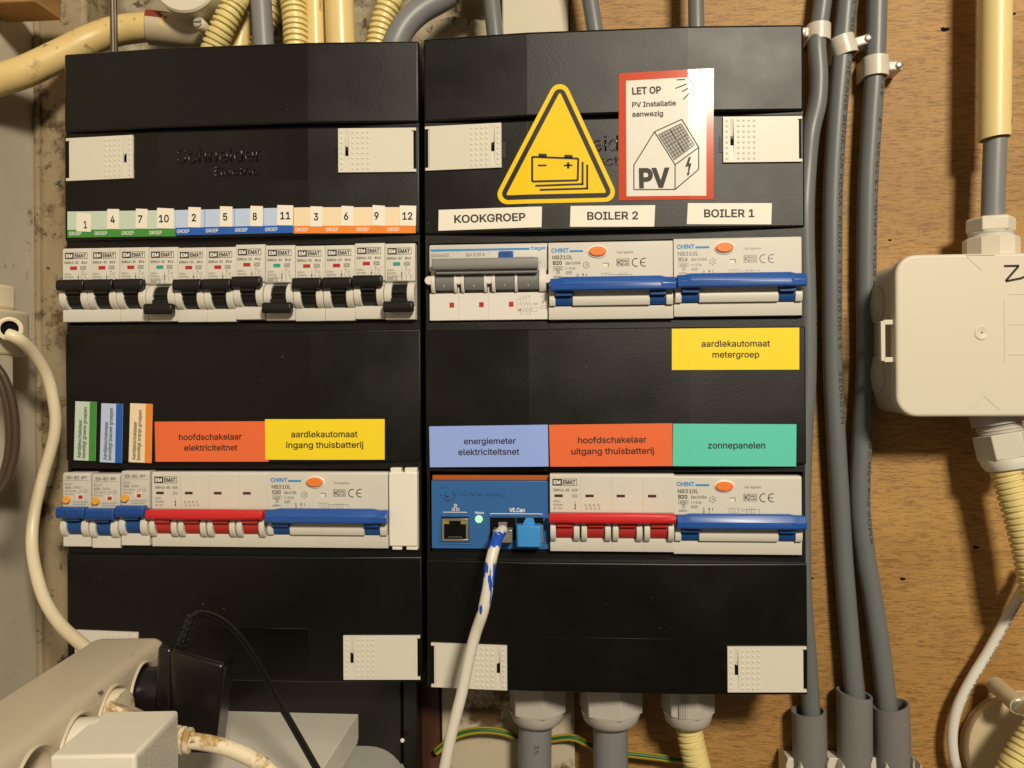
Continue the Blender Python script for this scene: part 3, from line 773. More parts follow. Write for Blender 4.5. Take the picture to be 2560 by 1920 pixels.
GW = 17.5
def emat_breaker(root, on_):
    yf = -1.3; T = 45.0
    b = MB().px([(12, 0), (yf+.2, 0), (yf, .4), (yf, 7.4), (1.5, 8.2), (1.5, 22.4), (yf+.8, 22.4), (yf, 23.0), (yf, 43.6), (yf+.9, 45), (12, 45)], .08, GW-.08)
    b.build('housing', 'cream', root, bevel=.22)
    for x0, x1 in ((.15, 4.5), (GW-4.4, GW-.15)):
        MB().px(arcprof(2.2, 14.6, 7.9, 7.0, 21.9, 2.0), x0, x1).build('cheek', 'cream', root, bevel=.45)
    tg = MB().px(arcprof(2.4, 14.8, 6.6, 8.3, 21.5, 2.4), 4.7, GW-4.6)
    if on_: tg.box(4.7, GW-4.6, -6.4, -1.5, 16.5, 21); tg.px([(-4.6, 13.6), (-5.1, 14.2), (-4.4, 14.6)], 4.7, GW-4.6)
    else: tg.box(4.7, GW-4.6, -6.2, -1.5, 8.5, 12.5); tg.px([(-4.4, 14.8), (-5.1, 15.2), (-4.6, 15.8)], 4.7, GW-4.6)
    t = tg.build('toggle', 'black_handle', root, bevel=.25)
    h = MB().px(bar(18.4, 25.1, -9.2, -3.4), .35, GW-.3) if on_ else MB().px(bar(3.8, 10.3, -9.0, -3.2), .35, GW-.3)
    h.build('handle', 'black_handle', t, bevel=.7, seg=3)
    y = yf-.06
    MB().box(4.8, 9.2, yf-.02, yf+.3, 31.7, 33.9).build('indicator', 'red_flag' if on_ else 'green_flag', root)
    d, w_ = MB(), MB()
    emat_logo(d, w_, 1.6, 15.9, 38.4, 42.3, y)
    d.text('EGN16-32', 1.3, 35.5, 1.35, y, width=8.8, bold=.02); d.text('B16', 12.1, 35.5, 1.35, y, width=3.5, bold=.02)
    d.frame(11.4, 14.9, 31.8, 34.0, .2, y); d.text('K', 11.8, 32.3, 1.1, y); d.text('EMA', 12.9, 33.0, .6, y); d.text('EUR', 12.9, 32.1, .6, y)
    for k, t_ in enumerate(('230V~', '50/60Hz', 'IEC60898-1')): d.text(t_, 1.2, 28.6-k*1.75, 1.05, y, width=(4.6, 5.6, 7.4)[k], bold=.006)
    d.line(10.0, 27.6, 10.0, 29.8, .16, y); arrow(d, 10.0, 24.7, 28.2, y)
    d.text('N', 12.2, 30.1, .9, y); d.line(12.6, 29.8, 12.6, 28.2, .17, y); d.line(12.6, 26.2, 12.6, 23.5, .17, y); d.line(12.6, 26.2, 11.6, 28, .17, y)
    d.text('1', 13.6, 28.8, .9, y); d.line(14.9, 29.9, 14.9, 28.2, .17, y); d.line(14.9, 26.4, 13.9, 28, .17, y); d.line(14.9, 26.4, 15.9, 25.6, .17, y); d.line(15.9, 25.6, 15.2, 24.8, .17, y); d.line(15.2, 24.8, 15.8, 24, .17, y)
    if not on_:
        d.frame(1.2, 7.6, 24.2-.9, 25.0, .15, y) if False else d.frame(1.2, 7.6, 23.2, 24.9, .15, y)
        d.text('6000', 1.6, 23.55, 1.0, y, width=3.4); d.text('3', 6.1, 23.55, 1.0, y); d.text('O', 9.5, 23.4, 1.0, y)
    d.build('print', 'print_dark', root); w_.build('logo_letters', 'print_white', root)
xl, xr = at(160, 700, -1).x, at(1040, 700, -1).x
pitch = (xr-xl)/12; zrow = at(600, 805.0, -1).z
OFFS = [0, 0, .1, 0, -.5, -.5, .7, .1, -.4, -.3, .55, .1]
names = ['1', '4', '7', '10', '2', '5', '8', '11', '3', '6', '9', '12']
zl, zr_ = at(160, 806, -1).z, at(1040, 799.5, -1).z
def dup(root, loc):
    r = root.copy(); link(r); r.location = Vector(loc)*S
    for ch in root.children:
        c_ = ch.copy(); link(c_); c_.parent = r
        for g in ch.children:
            d = g.copy(); link(d); d.parent = c_
    return r
protos = {}
ORD = ['leftmost small cream breaker of the top row', 'second small breaker from the left below the green strip', 'third small breaker from the left below the green strip', 'small breaker below the right end of the green strip',
       'small breaker below the left end of the blue strip', 'second small breaker below the blue strip', 'third small breaker below the blue strip', 'small breaker below the right end of the blue strip',
       'small breaker below the left end of the orange strip', 'second small breaker below the orange strip', 'third small breaker below the orange strip', 'rightmost small cream breaker of the top row']
GW = pitch-.06
for i in range(12):
    on_ = i not in (3, 7, 11)
    loc = (xl+pitch*i, -1 - (.0, .3, .1, .0, .2, .4, .9, .2, .0, .1, .7, .6)[i], zl+(zr_-zl)*i/11+OFFS[i])
    lab = ORD[i]+(', black lever up' if on_ else ', black lever down')
    if on_ in protos:
        o = dup(protos[on_], loc); tag(o, lab, 'circuit breaker', 'single breakers in the top row of the left box')
    else:
        o = thing('circuit_breaker', lab, 'circuit breaker', loc, group='single breakers in the top row of the left box'); emat_breaker(o, on_); protos[on_] = o

# residual current switches
def sep(root):
    w_ = 17.9; yf = -1.6
    MB().px([(12, 0), (yf+.2, 0), (yf, .4), (yf, 7.2), (1.5, 8.0), (1.5, 22.2), (yf+.8, 22.2), (yf, 23.0), (yf, 43.4), (yf+1.0, 45), (12, 45)], .1, w_-.1).build('housing', 'sep_grey', root, bevel=.22)
    for x0, x1 in ((.2, 4.0), (w_-4.4, w_-.15)):
        MB().px(arcprof(2.2, 12.4, 7.6, 6.6, 18.2, 2.0), x0, x1).build('cheek', 'cream', root, bevel=.45)
    MB().px([(yf-.25, .3), (yf-.25, 6.8), (yf+.1, 6.9), (yf+.1, .2)], .3, w_-.3).build('lower_cover', 'cream', root, bevel=.15)
    t = MB().px(arcprof(2.4, 12.8, 6.4, 8.0, 19.5, 2.4), 4.2, w_-4.6).box(4.2, w_-4.6, -6.6, -1.5, 16.5, 20.5).build('toggle', 'blue_dark', root, bevel=.2)
    h = MB(); n = 9
    prof = bar(18.2, 25.1, -9.6, -3.4)
    h.px(prof, .2, w_-.1)
    h.build('handle', 'blue_handle', t, bevel=.6, seg=3)
    rb = MB()
    for k in range(11):
        x = 1.2+k*1.5; rb.px([(-9.2, 19.0), (-9.95, 20), (-9.95, 22.5), (-9.3, 24.2), (-9.0, 24.2), (-8.9, 19)], x, x+.7)
    rb.build('grip_ribs', 'blue_dark', t)
    MB().lathe([(2.35, 0), (2.35, 1.6), (2.1, 2.0), (.9, 2.05), (.8, 1.8)], (2.9, yf+.2, 28.7), (0, -1, 0), n=20).build('test_button', 'amber_button', root)
    MB().box(8.9, 12.9, yf-.1, yf+.2, 28.8, 31.9).build('indicator_bezel', 'white_plastic', root, bevel=.08)
    MB().box(9.9, 12.6, yf-.2, yf+.2, 29.2, 31.3).build('indicator', 'red_flag', root)
    y = yf-.06; d = MB()
    d.text('S·E·P', 2.2, 41.1, 1.75, y, width=13.2, bold=.03); d.rect(1.2, 16.6, 40.2, 40.4, y)
    d.text('RCD18', 1.4, 37.6, 1.0, y); d.text('40A', 1.4, 35.2, 1.6, y, width=3.8, bold=.03); d.text('240V~', 6.6, 35.3, 1.4, y, width=5.6)
    d.text('IΔn=30mA', 1.4, 33.3, 1.1, y, width=7.4); d.text('CS', 10.4, 33.3, 1.1, y); d.text('50/60Hz', 1.4, 31.4, 1.0, y, width=5.6); d.text('E3', 9.6, 31.6, 1.0, y)
    d.arc(14.4, 33.9, 1.15, 0, 360, .22, y); d.text('-25', 13.6, 33.5, .7, y)
    d.text('Inc=Icn=6000A', 6.4, 26.8, .95, y, width=9.6); d.text('Im=Icn=500A', 6.4, 25.3, .95, y, width=8.4)
    d.build('print', 'print_grey', root)
sp = None
for k, (px, dz, lab) in enumerate(((162.5, .0, 'leftmost grey residual current switch with amber button below the upright green label'),
                               (234.5, -.9, 'middle grey residual current switch with amber button below the upright blue label'),
                               (309, .75, 'third grey residual current switch with amber button beside the red handle'))):
    p = at(px, 1365, -1); loc = (p.x, -1-(.2, .0, .8)[k], p.z+dz)
    if sp is None:
        sp = thing('residual_current_switch', lab, 'switch', loc, group='residual current switches in the left box'); sep(sp)
    else: tag(dup(sp, loc), lab, 'switch', 'residual current switches in the left box')

def main_switch(root, amp):
    yf = -1.2; pw = 17.95
    mb = MB()
    mb.px([(12, 0), (yf+.2, 0), (yf, .4), (yf, 7.6), (1.5, 8.2), (1.5, 22), (yf+.8, 22), (yf, 22.8), (yf, 43.8), (yf+.9, 45), (12, 45)], .05, 4*pw-.05)
    mb.build('housing', 'cream', root, bevel=.22)
    s = MB()
    for k in (1, 2, 3): s.box(k*pw-.07, k*pw+.07, yf-.03, yf+.2, .4, 7.4); s.box(k*pw-.07, k*pw+.07, yf-.03, yf+.2, 22.8, 43.6)
    s.build('pole_seams', 'print_pale', root)
    t = MB()
    for k in range(4):
        for x0, x1 in ((k*pw+.2, k*pw+3.5), (k*pw+13.7, k*pw+17.1)):
            MB().px(arcprof(2.2, 12.6, 7.9, 6.4, 18.2, 2.0), x0, x1).build('cheek', 'cream', root, bevel=.45)
        MB().px(arcprof(2.4, 13, 6.2, 7.9, 19.5, 2.4), k*pw+3.8, k*pw+13.5).box(k*pw+3.8, k*pw+13.5, -6.0, -1.5, 15, 20.5).build('toggle', 'red_core', root, bevel=.2)
        MB().box(k*pw+2.7, k*pw+7.5, yf-.04, yf+.2, 31.5, 33.1).build('indicator', 'dark_flag', root)
    L_ = 4*pw; h = MB()
    xs = [(-.4, 0), (.0, .25), (10, .3), (17, 1.3), (52, 1.3), (60, .5), (L_-.9, .3), (L_-.5, 0)]
    prof = bar(17.6, 23.0, -9.0, -3.4); n = len(prof); vs = []
    zc = 20.5
    for x, g in xs:
        for (y, z) in prof: vs.append((x, y - (g*.7 if y < -6 else 0), zc+(z-zc)*(1 + (.16*g if z > zc else .05*g)) + (.0 if g else 0)))
    m_ = len(xs); fs = [(i*n+k, i*n+(k+1) % n, (i+1)*n+(k+1) % n, (i+1)*n+k) for i in range(m_-1) for k in range(n)]
    fs += [tuple(range(n)), tuple(range((m_-1)*n, m_*n))]
    h.add(vs, fs).build('handle', 'red_handle', root, bevel=.5, seg=2)
    y = yf-.06; d, w_ = MB(), MB()
    emat_logo(d, w_, 1.6, 15.8, 38.2, 42.2, y)
    d.text('EMH16-80', 2.2, 34.9, 1.5, y, width=9.2, bold=.012); d.text(amp, 12.8, 34.9, 1.5, y, width=3.5, bold=.012)
    d.frame(13.2, 16.0, 31.2, 33.2, .15, y); d.text('KEMA', 13.5, 31.9, .6, y)
    for k, t_ in enumerate(('400V~', '50/60Hz', 'AC-22A')): d.text(t_, 2.1, 28.6-k*2.05, 1.15, y, width=(4.2, 5.4, 4.9)[k], bold=.006)
    arrow(d, 14.7, 24.2, 27.8, y); d.line(14.7, 27.9, 14.7, 29.4, .15, y)
    for k in range(4):
        x = 20.6+k*2.45; d.text(str(2*k+1), x-.5, 26.4, 1.1, y); d.line(x+.7, 27.4, x+.7, 25.4, .15, y); d.arc(x+.7, 24.9, .5, 0, 360, .16, y, 8)
    d.build('print', 'print_dark', root); w_.build('logo_letters', 'print_white', root)
o, _ = dev('main_switch', 'four pole main switch with red handle marked 40A in the left box', 'main switch', 383, 1365, -1.2, 'four pole switches with red handles'); main_switch(o, '40A')
o, _ = dev('main_switch', 'four pole main switch with red handle marked 63A in the right box', 'main switch', 1375.5, 1377, -1.2, 'four pole switches with red handles'); main_switch(o, '63A')

def chnt(root, W_, code, trip, printm='print_dark'):
    yf = -1.2
    MB().px([(12, 0), (yf+.2, 0), (yf, .4), (yf, 7.6), (1.5, 8.0), (1.5, 22), (yf+.8, 22.0), (yf, 22.8), (yf, 43.8), (yf+.9, 45), (12, 45)], .1, W_-.1).build('housing', 'cream', root, bevel=.22)
    k = W_/72.0
    for x0, x1 in ((.6, 4.1), (14.1, 58.4), (67.7, 71.6)):
        MB().px(arcprof(3.4, 11.6, 7.4, 7.9, 19.5, 2.0), x0*k, x1*k).build('barrel_cover', 'cream', root, bevel=.25)
    for x0, x1 in ((4.25, 13.95), (58.55, 67.5)):
        MB().px(arcprof(3.0, 12, 6.3, 8.2, 19.5, 2.4), x0*k, x1*k).box(x0*k, x1*k, -6.2, -1.5, 13.3, 17).build('toggle', 'blue_dark', root, bevel=.2)
    n0 = [(-3.2, 16.3), (-8.0, 15.9), (-9.0, 16.6), (-9.2, 19.6), (-7.2, 22.6), (-6.2, 23.0), (-3.2, 22.8)]; n = len(n0); vs = []
    xs = [(1.2, 0), (1.6, .3), (5.2, .35), (8.5, 1), (64, 1), (67.3, .35), (72.3, .3), (72.7, 0)]
    for x, g in xs:
        for (y, z) in n0:
            vs.append((x*k, y-(g*.9 if y < -6 else 0), 19+(z-19)*(1+(.28*g if z > 19 else .03*g))))
    fs = [(i*n+j, i*n+(j+1) % n, (i+1)*n+(j+1) % n, (i+1)*n+j) for i in range(len(xs)-1) for j in range(n)]
    fs += [tuple(range(n)), tuple(range((len(xs)-1)*n, len(xs)*n))]
    h = MB().add(vs, fs).build('handle', 'blue_handle', root, bevel=.22, seg=1, sharp=14)
    # handle groove
    MB().px([(-9.9, 19.2), (-10.25, 19.5), (-9.9, 19.9), (-8.8, 19.9), (-8.8, 19.2)], 7.5*k, 65*k).build('handle_ridge', 'blue_handle', h)
    # test button
    rg = MB(); bt = MB(); n = 28
    def ell(mb, prof, cx, cz):
        vs = []
        for rx, rz, yy in prof:
            vs += [(cx+rx*math.cos(2*math.pi*a/n), yy, cz+rz*math.sin(2*math.pi*a/n)) for a in range(n)]
        fs = [(i*n+a, i*n+(a+1) % n, (i+1)*n+(a+1) % n, (i+1)*n+a) for i in range(len(prof)-1) for a in range(n)]+[tuple(range((len(prof)-1)*n, len(prof)*n))]
        mb.add(vs, fs)
    ell(rg, [(5.9, 3.7, yf+.2), (5.8, 3.6, yf-.5), (5.3, 3.1, yf-.8)], 28.8*k, 39.1)
    ro = rg.build('button_ring', 'white_plastic', root)
    ell(bt, [(5.0, 2.8, yf-.5), (5.0, 2.8, yf-1.5), (4.5, 2.3, yf-1.9)], 28.8*k, 39.25)
    bo = bt.build('test_button', 'orange_button', root)
    MB().box(26.9*k, 30.7*k, yf-2.05, yf-1.8, 40.0, 40.7).box(28.35*k, 29.25*k, yf-2.05, yf-1.8, 37.9, 40.0).build('button_letter', 'orange_button', bo)
    y = yf-.06; d, bl = MB(), MB(); z = lambda t: 45-t
    bl.text('CHiNT', 1.8*k, z(5.85), 2.3, y, width=10.2*k, bold=.03); bl.rect(12.5*k, 20.3*k, z(5.85), z(4.7), y)
    bl.build('logo', 'print_blue', root)
    d.text('NB310L', 2.5*k, z(9.85), 2.15, y, width=11.7*k, bold=.012); d.text(code, 2.8*k, z(13.0), 2.05, y, width=5.2*k, bold=.03)
    d.text('IΔn '+trip, 10*k, z(12.9), 1.5, y, width=(8.9 if len(trip) > 4 else 7.3)*k)
    d.frame(2.8*k, 8.4*k, z(16.2), z(14), .18, y); d.text('6000', 3.6*k, z(15.7), 1.15, y, width=4*k); d.frame(4.7*k, 6.7*k, z(18.3), z(16.3), .16, y); d.text('3', 5.3*k, z(17.9), 1.2, y)
    d.text('t < 0.1s', 10*k, z(15.8), 1.3, y, width=5.8*k); d.frame(10.2*k, 13.6*k, z(18.5), z(17), .2, y); d.line(10.6*k, z(18), 13.2*k, z(17.5), .25, y)
    d.text('400V~', 3*k, z(20.6), 1.25, y, width=5.2*k)
    cx, cz = 22.1*k, z(13.5)
    for a in range(6):
        a0, a1 = math.radians(60*a+30), math.radians(60*a+90)
        d.line(cx+1.75*math.cos(a0), cz+1.75*math.sin(a0), cx+1.75*math.cos(a1), cz+1.75*math.sin(a1), .2, y); d.line(cx+1.5*math.cos(a0), cz+1.5*math.sin(a0), cx+2.2*math.cos(a0), cz+2.2*math.sin(a0), .2, y)
    d.text('-25', cx-.85, cz-.4, .85, y, width=1.7)
    d.vtext('0037', 17.6*k, z(21.4), 1.0, y, 3.2); d.line(20.2*k, z(21.7), 20.2*k, z(18.2), .22, y); d.add([(20.2*k-.55, y, z(19.4)), (20.2*k+.55, y, z(19.4)), (20.2*k, y, z(18))], [(0, 1, 2)]); d.text('I', 21.8*k, z(19.8), 1.3, y)
    d.text('Test regularly', 39.6*k, z(7.0), 1.3, y, width=9.7*k, bold=0)
    d.frame(39.6*k, 46.9*k, z(14.4), z(10.2), .25, y); d.text('K', 40.2*k, z(13.7), 2.8, y); d.text('EMA', 42.4*k, z(12.1), 1.2, y, width=4*k); d.text('EUR', 42.4*k, z(13.8), 1.2, y, width=4*k)
    for c_, bar_ in ((50.9, False), (55.6, True)):
        d.arc(c_*k, z(12.4), 2.3, 70, 290, .55, y)
        if bar_: d.line((c_-2.1)*k, z(12.4), (c_+.3)*k, z(12.4), .5, y)
    for a in range(4):
        x = (31.2+a*1.65)*k; d.text('1357'[a], x-.7, z(18.9), .75, y); d.line(x+.3, z(18.2), x+.3, z(20.3), .15, y); d.line(x+.3, z(20.3), x+1.0, z(21.5), .15, y)
    d.line(36.6*k, z(19.2), 48.6*k, z(19.2), .17, y)
    for a in range(4): x = (41.2+a*1.35)*k; d.line(x, z(18), x, z(21.4), .13, y)
    d.line(38*k, z(20.4), 40.5*k, z(20), .14, y); d.line(48.5*k, z(19.3), 48.5*k, z(21.5), .15, y)
    d.build('print', printm, root)
    m_ = MB().rect(31.7*k, 35.0*k, z(12.8), z(12.4), y).rect(34.6*k, 35.0*k, z(14.7), z(12.8), y); m_.build('latch_mark', 'print_dark', root)
    MB().rect(31.9*k, 34.6*k, z(14.6), z(12.8), y).build('latch_window', 'white_plastic', root)
for px, px1, py, y, code, trip, pm, lab in ((671.5, 972, 1367.5, -1.2, 'C20', '0.3A', 'print_dark', 'breaker with blue handle marked C20 at the bottom of the left box'),
                             (1371.5, 1683, 800, -1.0, 'B20', '0.03A', 'print_dark', 'breaker with blue handle marked B20 between grey handle and B16 breaker'),
                             (1684, 2004, 792.5, -1.0, 'B16', '0.03A', 'print_grey', 'breaker with blue handle marked B16 at the right of the top row'),
                             (1683.5, 2004, 1384, -1.0, 'B20', '0.03A', 'print_dark', 'breaker with blue handle marked B20 below the teal label')):
    p = at(px, py, y); q = at(px1, py, y)
    o = thing('residual_current_breaker', lab, 'circuit breaker', p, group='breakers with wide blue handles'); chnt(o, q.x-p.x, code, trip, pm)

# blank filler
p = at(972.5, 1369, -2); q = at(1046, 1369, -2); wv = q.x-p.x
o = thing('blank_cover', 'plain white blank module at the right end of the left box', 'blanking plate', p)
MB().box(.3, wv-.3, -1.4, 10, 1.0, 44.6).build('face', 'white_plastic', o, bevel=.8, seg=3)
for x0, x1 in ((1.2, 7.6), (9.7, wv-.6)):
    MB().box(x0, x1, -.5, 8, 44.2, 47.2).build('tab', 'white_plastic', o, bevel=.4); MB().box(x0+.8, x1+.2, -.5, 8, -1.2, 1.4).build('tab', 'white_plastic', o, bevel=.4)

# breaker with the grey handle
p = at(1074, 802, .6); q = at(1370.5, 802, .6); wv = q.x-p.x; k = wv/71.0
o = thing('residual_current_breaker', 'breaker with wide grey handle and four grey toggles below KOOKGROEP', 'circuit breaker', p, group='breaker with a wide grey handle')
z = lambda t: 45-t
MB().px([(12, 16.2), (.3, 16.2), (2.5, 17), (2.5, 28.5), (0, 29.2), (0, 43.4), (1.0, 45), (12, 45)], .1, wv-.1).build('housing', 'hager_grey', o, bevel=.25)
MB().box(.1, wv-.1, -.4, 12, 0, 16.0).build('lower_cover', 'hager_light', o, bevel=.3)
s = MB()
for x in (17.7, 35.6): s.box(x*k-.07, x*k+.07, -.43, .2, .4, 15.8); s.box(x*k-.07, x*k+.07, -.03, .2, 29.4, 43.2)
s.build('pole_seams', 'print_pale', o)
for x0, x1 in ((4.1, 15.0), (21.6, 32.9), (40.2, 51.2), (53.3, 65.6)):
    t = MB().px(arcprof(4, 22.5, 8.2, 17.6, 28.6, 3), x0*k, x1*k).build('toggle', 'grey_toggle', o, bevel=.3)
    MB().box((x0+x1)/2*k-.12, (x0+x1)/2*k+.12, -3.9, -3.2, 19.4, 21.4).build('white_mark', 'print_white', t)
for x0, x1 in ((1.6, 3.9), (15.2, 17.0), (19.6, 21.4), (33.1, 34.9), (37.9, 40.0), (51.4, 53.1), (65.8, 70.0)):
    MB().px(arcprof(3.4, 22.4, 8.0, 16.2, 30.0, 2), x0*k, x1*k).build('cheek', 'hager_light', o, bevel=.4)
for x in (.4, 18.3, 36.3, 70.8):
    MB().lathe([(2.6, -1), (2.6, 1), (2.2, 1.4)], (x*k, -2.5, 23.4), (0, -1, 0), n=16).build('pivot', 'hager_light', o)
sl = MB()
for x in (17.7, 35.6): sl.box(x*k-.35, x*k+.35, -.55, .3, 13.5, 19.5)
sl.build('slots', 'hager_grey', o)
MB().box(5*k, 65*k, -7, -1, 26.5, 30).px(bar(28.6, 35.4, -10.2, -3.0), 3.2*k, 65.6*k).build('handle', 'grey_handle', o, bevel=.7, seg=3)
b_ = MB().box(42.0*k, 50.6*k, -1.7, .3, 35, 40.3).build('test_button', 'blue_handle', o, bevel=.5)
MB().box(44.2*k, 48.6*k, -1.9, -1.6, 38.2, 38.8).box(46.1*k, 46.7*k, -1.9, -1.6, 35.4, 38.2).build('button_letter', 'blue_dark', b_)
for x in (12.1, 29.9, 47.7): MB().box(x*k, (x+2.8)*k, -.46, .2, 7.6, 10.6).build('indicator', 'red_flag', o, bevel=.05)
d = MB(); y = -.08
d.text('ADA466G', .9*k, z(7.4), 2.0, y, width=10.9*k); d.text('C16', .9*k, z(9.9), 1.7, y, width=4.4*k); d.text('IΔn 0,03 A', 22*k, z(7.2), 1.9, y, width=11.5*k)
d.text('Halfjaarlijks testen', 51.5*k, z(8.8), .9, y, width=11*k); d.frame(.9*k, 3.6*k, z(12), z(10.5), .15, y); d.text('I', 66.3*k, z(12.4), 1.3, y); d.frame(2*k, 3.6*k, z(14), z(12.4), .15, y)
d.build('print', 'print_grey', o)
d = MB(); y = -.47
for a in range(4):
    x = (54.6+1.75*a)*k; d.line(x, 13.2, x, 9.6, .14, y); d.line(x, 9.6, x+.9, 7.8, .14, y); d.line(x+.9, 7.8, x+.3, 6.6, .14, y); d.line(x+.3, 6.6, x+.3, 4.0, .14, y); d.text('135N'[a], x-.4, 13.4, .8, y); d.text('246N'[a], x-.1, 3.0, .8, y)
d.frame(53.2*k, 61.0*k, 5.0, 6.4, .14, y); d.rect(53.8*k, 54.9*k, 5.2, 6.2, y); d.frame(61.2*k, 64.6*k, 4.8, 7, .14, y); d.line(53*k, 9.2, 66*k, 9.2, .12, y); d.frame(62.8*k, 64.4*k, 8.6, 9.9, .14, y)
d.text('A', 67*k, 9.3, 1.6, y); d.frame(66.2*k, 69.6*k, 6.4, 8.2, .15, y); d.line(66.8*k, 6.8, 69*k, 7.8, .15, y); d.text('0', 66.6*k, 12.9, 1.1, y); d.line(52.8*k, 12, 58*k, 12.9, .12, y); d.line(52.8*k, 12, 52.8*k, 4.4, .12, y)
d.build('circuit_print', 'print_grey', o)
bl = MB(); y = -.08
bl.rect(.9*k, 60.2*k, z(4.0), z(2.8), y); bl.text(':hager', 60.7*k, z(4.0), 2.1, y, width=9.3*k, bold=.02); bl.build('logo', 'print_blue', o)

# blue communication device
p = at(1080, 1382, 2.2); q = at(1374, 1382, 2.2); wv = q.x-p.x; k = wv/70.0
o = thing('communication_module', 'blue module with network ports and a glowing green light', 'network module', p)
MB().box(0, wv, -1.0, 9, 2.8, 43.0).build('housing', 'device_blue', o, bevel=.35)
MB().box(.3, wv, .8, 9, 43.1, 46.0).build('orange_strip', 'device_orange', o, bevel=.3)
MB().box(0, wv, 1.6, 9, -.6, 2.7).build('lower_edge', 'black_frame', o)
z = lambda t: 43.0-t*.985; y = -1.06
e = MB(); v, f, wd = text2d('victron energy', .004); kk = 28.5*k/wd
e.add([(17.2*k+a*kk, -1.1, z(9.0)+b*3.0) for a, b in v], f)
e.arc(10.8*k, z(8.2), 3.6, 200, 395, .7, -1.1, 16).arc(11.6*k, z(8.4), 2.4, 190, 420, .6, -1.1, 14).arc(10.0*k, z(8.0), 1.5, 160, 330, .5, -1.1, 10).line(6.2*k, z(4.2), 9.4*k, z(4.0), .4, -1.1).line(5.2*k, z(8.6), 8.2*k, z(8.2), .4, -1.1)
e.build('raised_logo', 'device_blue', o, solid=.5)
d = MB()
d.frame(13.6*k, 15.2*k, z(15.4), z(14.0), .3, y); d.frame(12.3*k, 14.1*k, z(18), z(16.6), .3, y); d.frame(14.9*k, 16.7*k, z(18), z(16.6), .3, y); d.line(14.4*k, z(15.4), 14.4*k, z(16), .25, y); d.line(13.2*k, z(16), 15.8*k, z(16), .25, y)
d.line(7.2*k, z(18.9), 21.2*k, z(18.9), .35, y); d.line(7.3*k, z(18.9), 7.3*k, z(19.5), .3, y); d.line(21.1*k, z(18.9), 21.1*k, z(19.5), .3, y)
d.text('Status', 26*k, z(19.8), 1.35, y, width=5.4*k); d.text('VE.Can', 46.4*k, z(18.6), 2.3, y, width=9.2*k, bold=.02)
d.line(35.2*k, z(19.6), 65.8*k, z(19.6), .38, y); d.line(35.3*k, z(19.6), 35.3*k, z(20.3), .3, y); d.line(65.7*k, z(19.6), 65.7*k, z(20.3), .3, y)
d.build('print', 'print_white', o)
MB().lathe([(2.15, 0), (2.0, .7), (1.2, 1.15), (.3, 1.25)], (28.3*k, -.9, z(23)), (0, -1, 0), n=20).build('status_light', 'led_green', o)
# left socket: bezel, metal frame, dark mouth
def hollow(mb, x0, x1, z0, z1, t, yf, yb):
    mb.box(x0, x1, yf, yb, z1-t, z1); mb.box(x0, x1, yf, yb, z0, z0+t); mb.box(x0, x0+t, yf, yb, z0+t, z1-t); mb.box(x1-t, x1, yf, yb, z0+t, z1-t)
mb = MB(); hollow(mb, 4.6*k, 23.4*k, z(38.2), z(20.6), .7, -1.35, -.8); mb.build('port_bezel', 'device_blue', o, bevel=.2)
pt = MB().box(5.8*k, 22.3*k, -1.12, -.9, z(36.9), z(21.8)).build('port', 'dark_hole', o)
mb = MB(); hollow(mb, 6.2*k, 22.0*k, z(36.4), z(22.7), 1.35, -1.45, -1.05); mb.build('port_shield', 'metal', pt, bevel=.12)
mb = MB().box(7.0*k, 10.6*k, -1.4, -1.0, z(26), z(23.6)).box(17.6*k, 21.2*k, -1.4, -1.0, z(26), z(23.6)); mb.build('port_lights', 'led_lens', pt)
mb = MB(); [mb.box((10.3+1.05*a)*k, (10.7+1.05*a)*k, -1.35, -1.05, z(34.2), z(33.4)) for a in range(8)]; mb.build('contacts', 'metal', pt)
mb = MB(); hollow(mb, 33.8*k, 67.4*k, z(37.2), z(20.8), .6, -1.35, -.8); mb.build('port_bezel', 'device_blue', o, bevel=.2)
for x0, x1 in ((34.9, 50.2), (50.6, 66.3)):
    MB().box(x0*k, x1*k, -1.14, -.9, z(35.4), z(21.9)).build('port', 'dark_hole', o)
loc_mod = p
# blue terminator plug
pl = thing('terminator_plug', 'bright blue terminator plug in the right port of the blue module', 'plug', (p.x+51*k, p.y-1.2, p.z+z(39)))
MB().pz([(-.2, 0), (-.2, -7.4), (1.0, -9.2), (13.6*k, -9.2), (14.6*k, -7.6), (14.6*k, 0)], 1.2, 13.6).build('body', 'plug_blue', pl, bevel=.7, seg=3)
MB().add([(3.0, -8.5, 12.6), (11.2, -8.5, 12.6), (9.6, -3.2, 17.2), (5.2, -3.2, 17.2), (3.0, -2, 12.6), (11.2, -2, 12.6), (9.6, -1.2, 17.2), (5.2, -1.2, 17.2)],
         [(0, 1, 2, 3), (7, 6, 5, 4), (0, 4, 5, 1), (1, 5, 6, 2), (2, 6, 7, 3), (3, 7, 4, 0)]).build('release_tab', 'plug_blue', pl, bevel=.5)
MB().box(13.8*k, 15.4*k, -4, -.6, 3, 13).build('insert', 'clear_plastic', pl, bevel=.3)
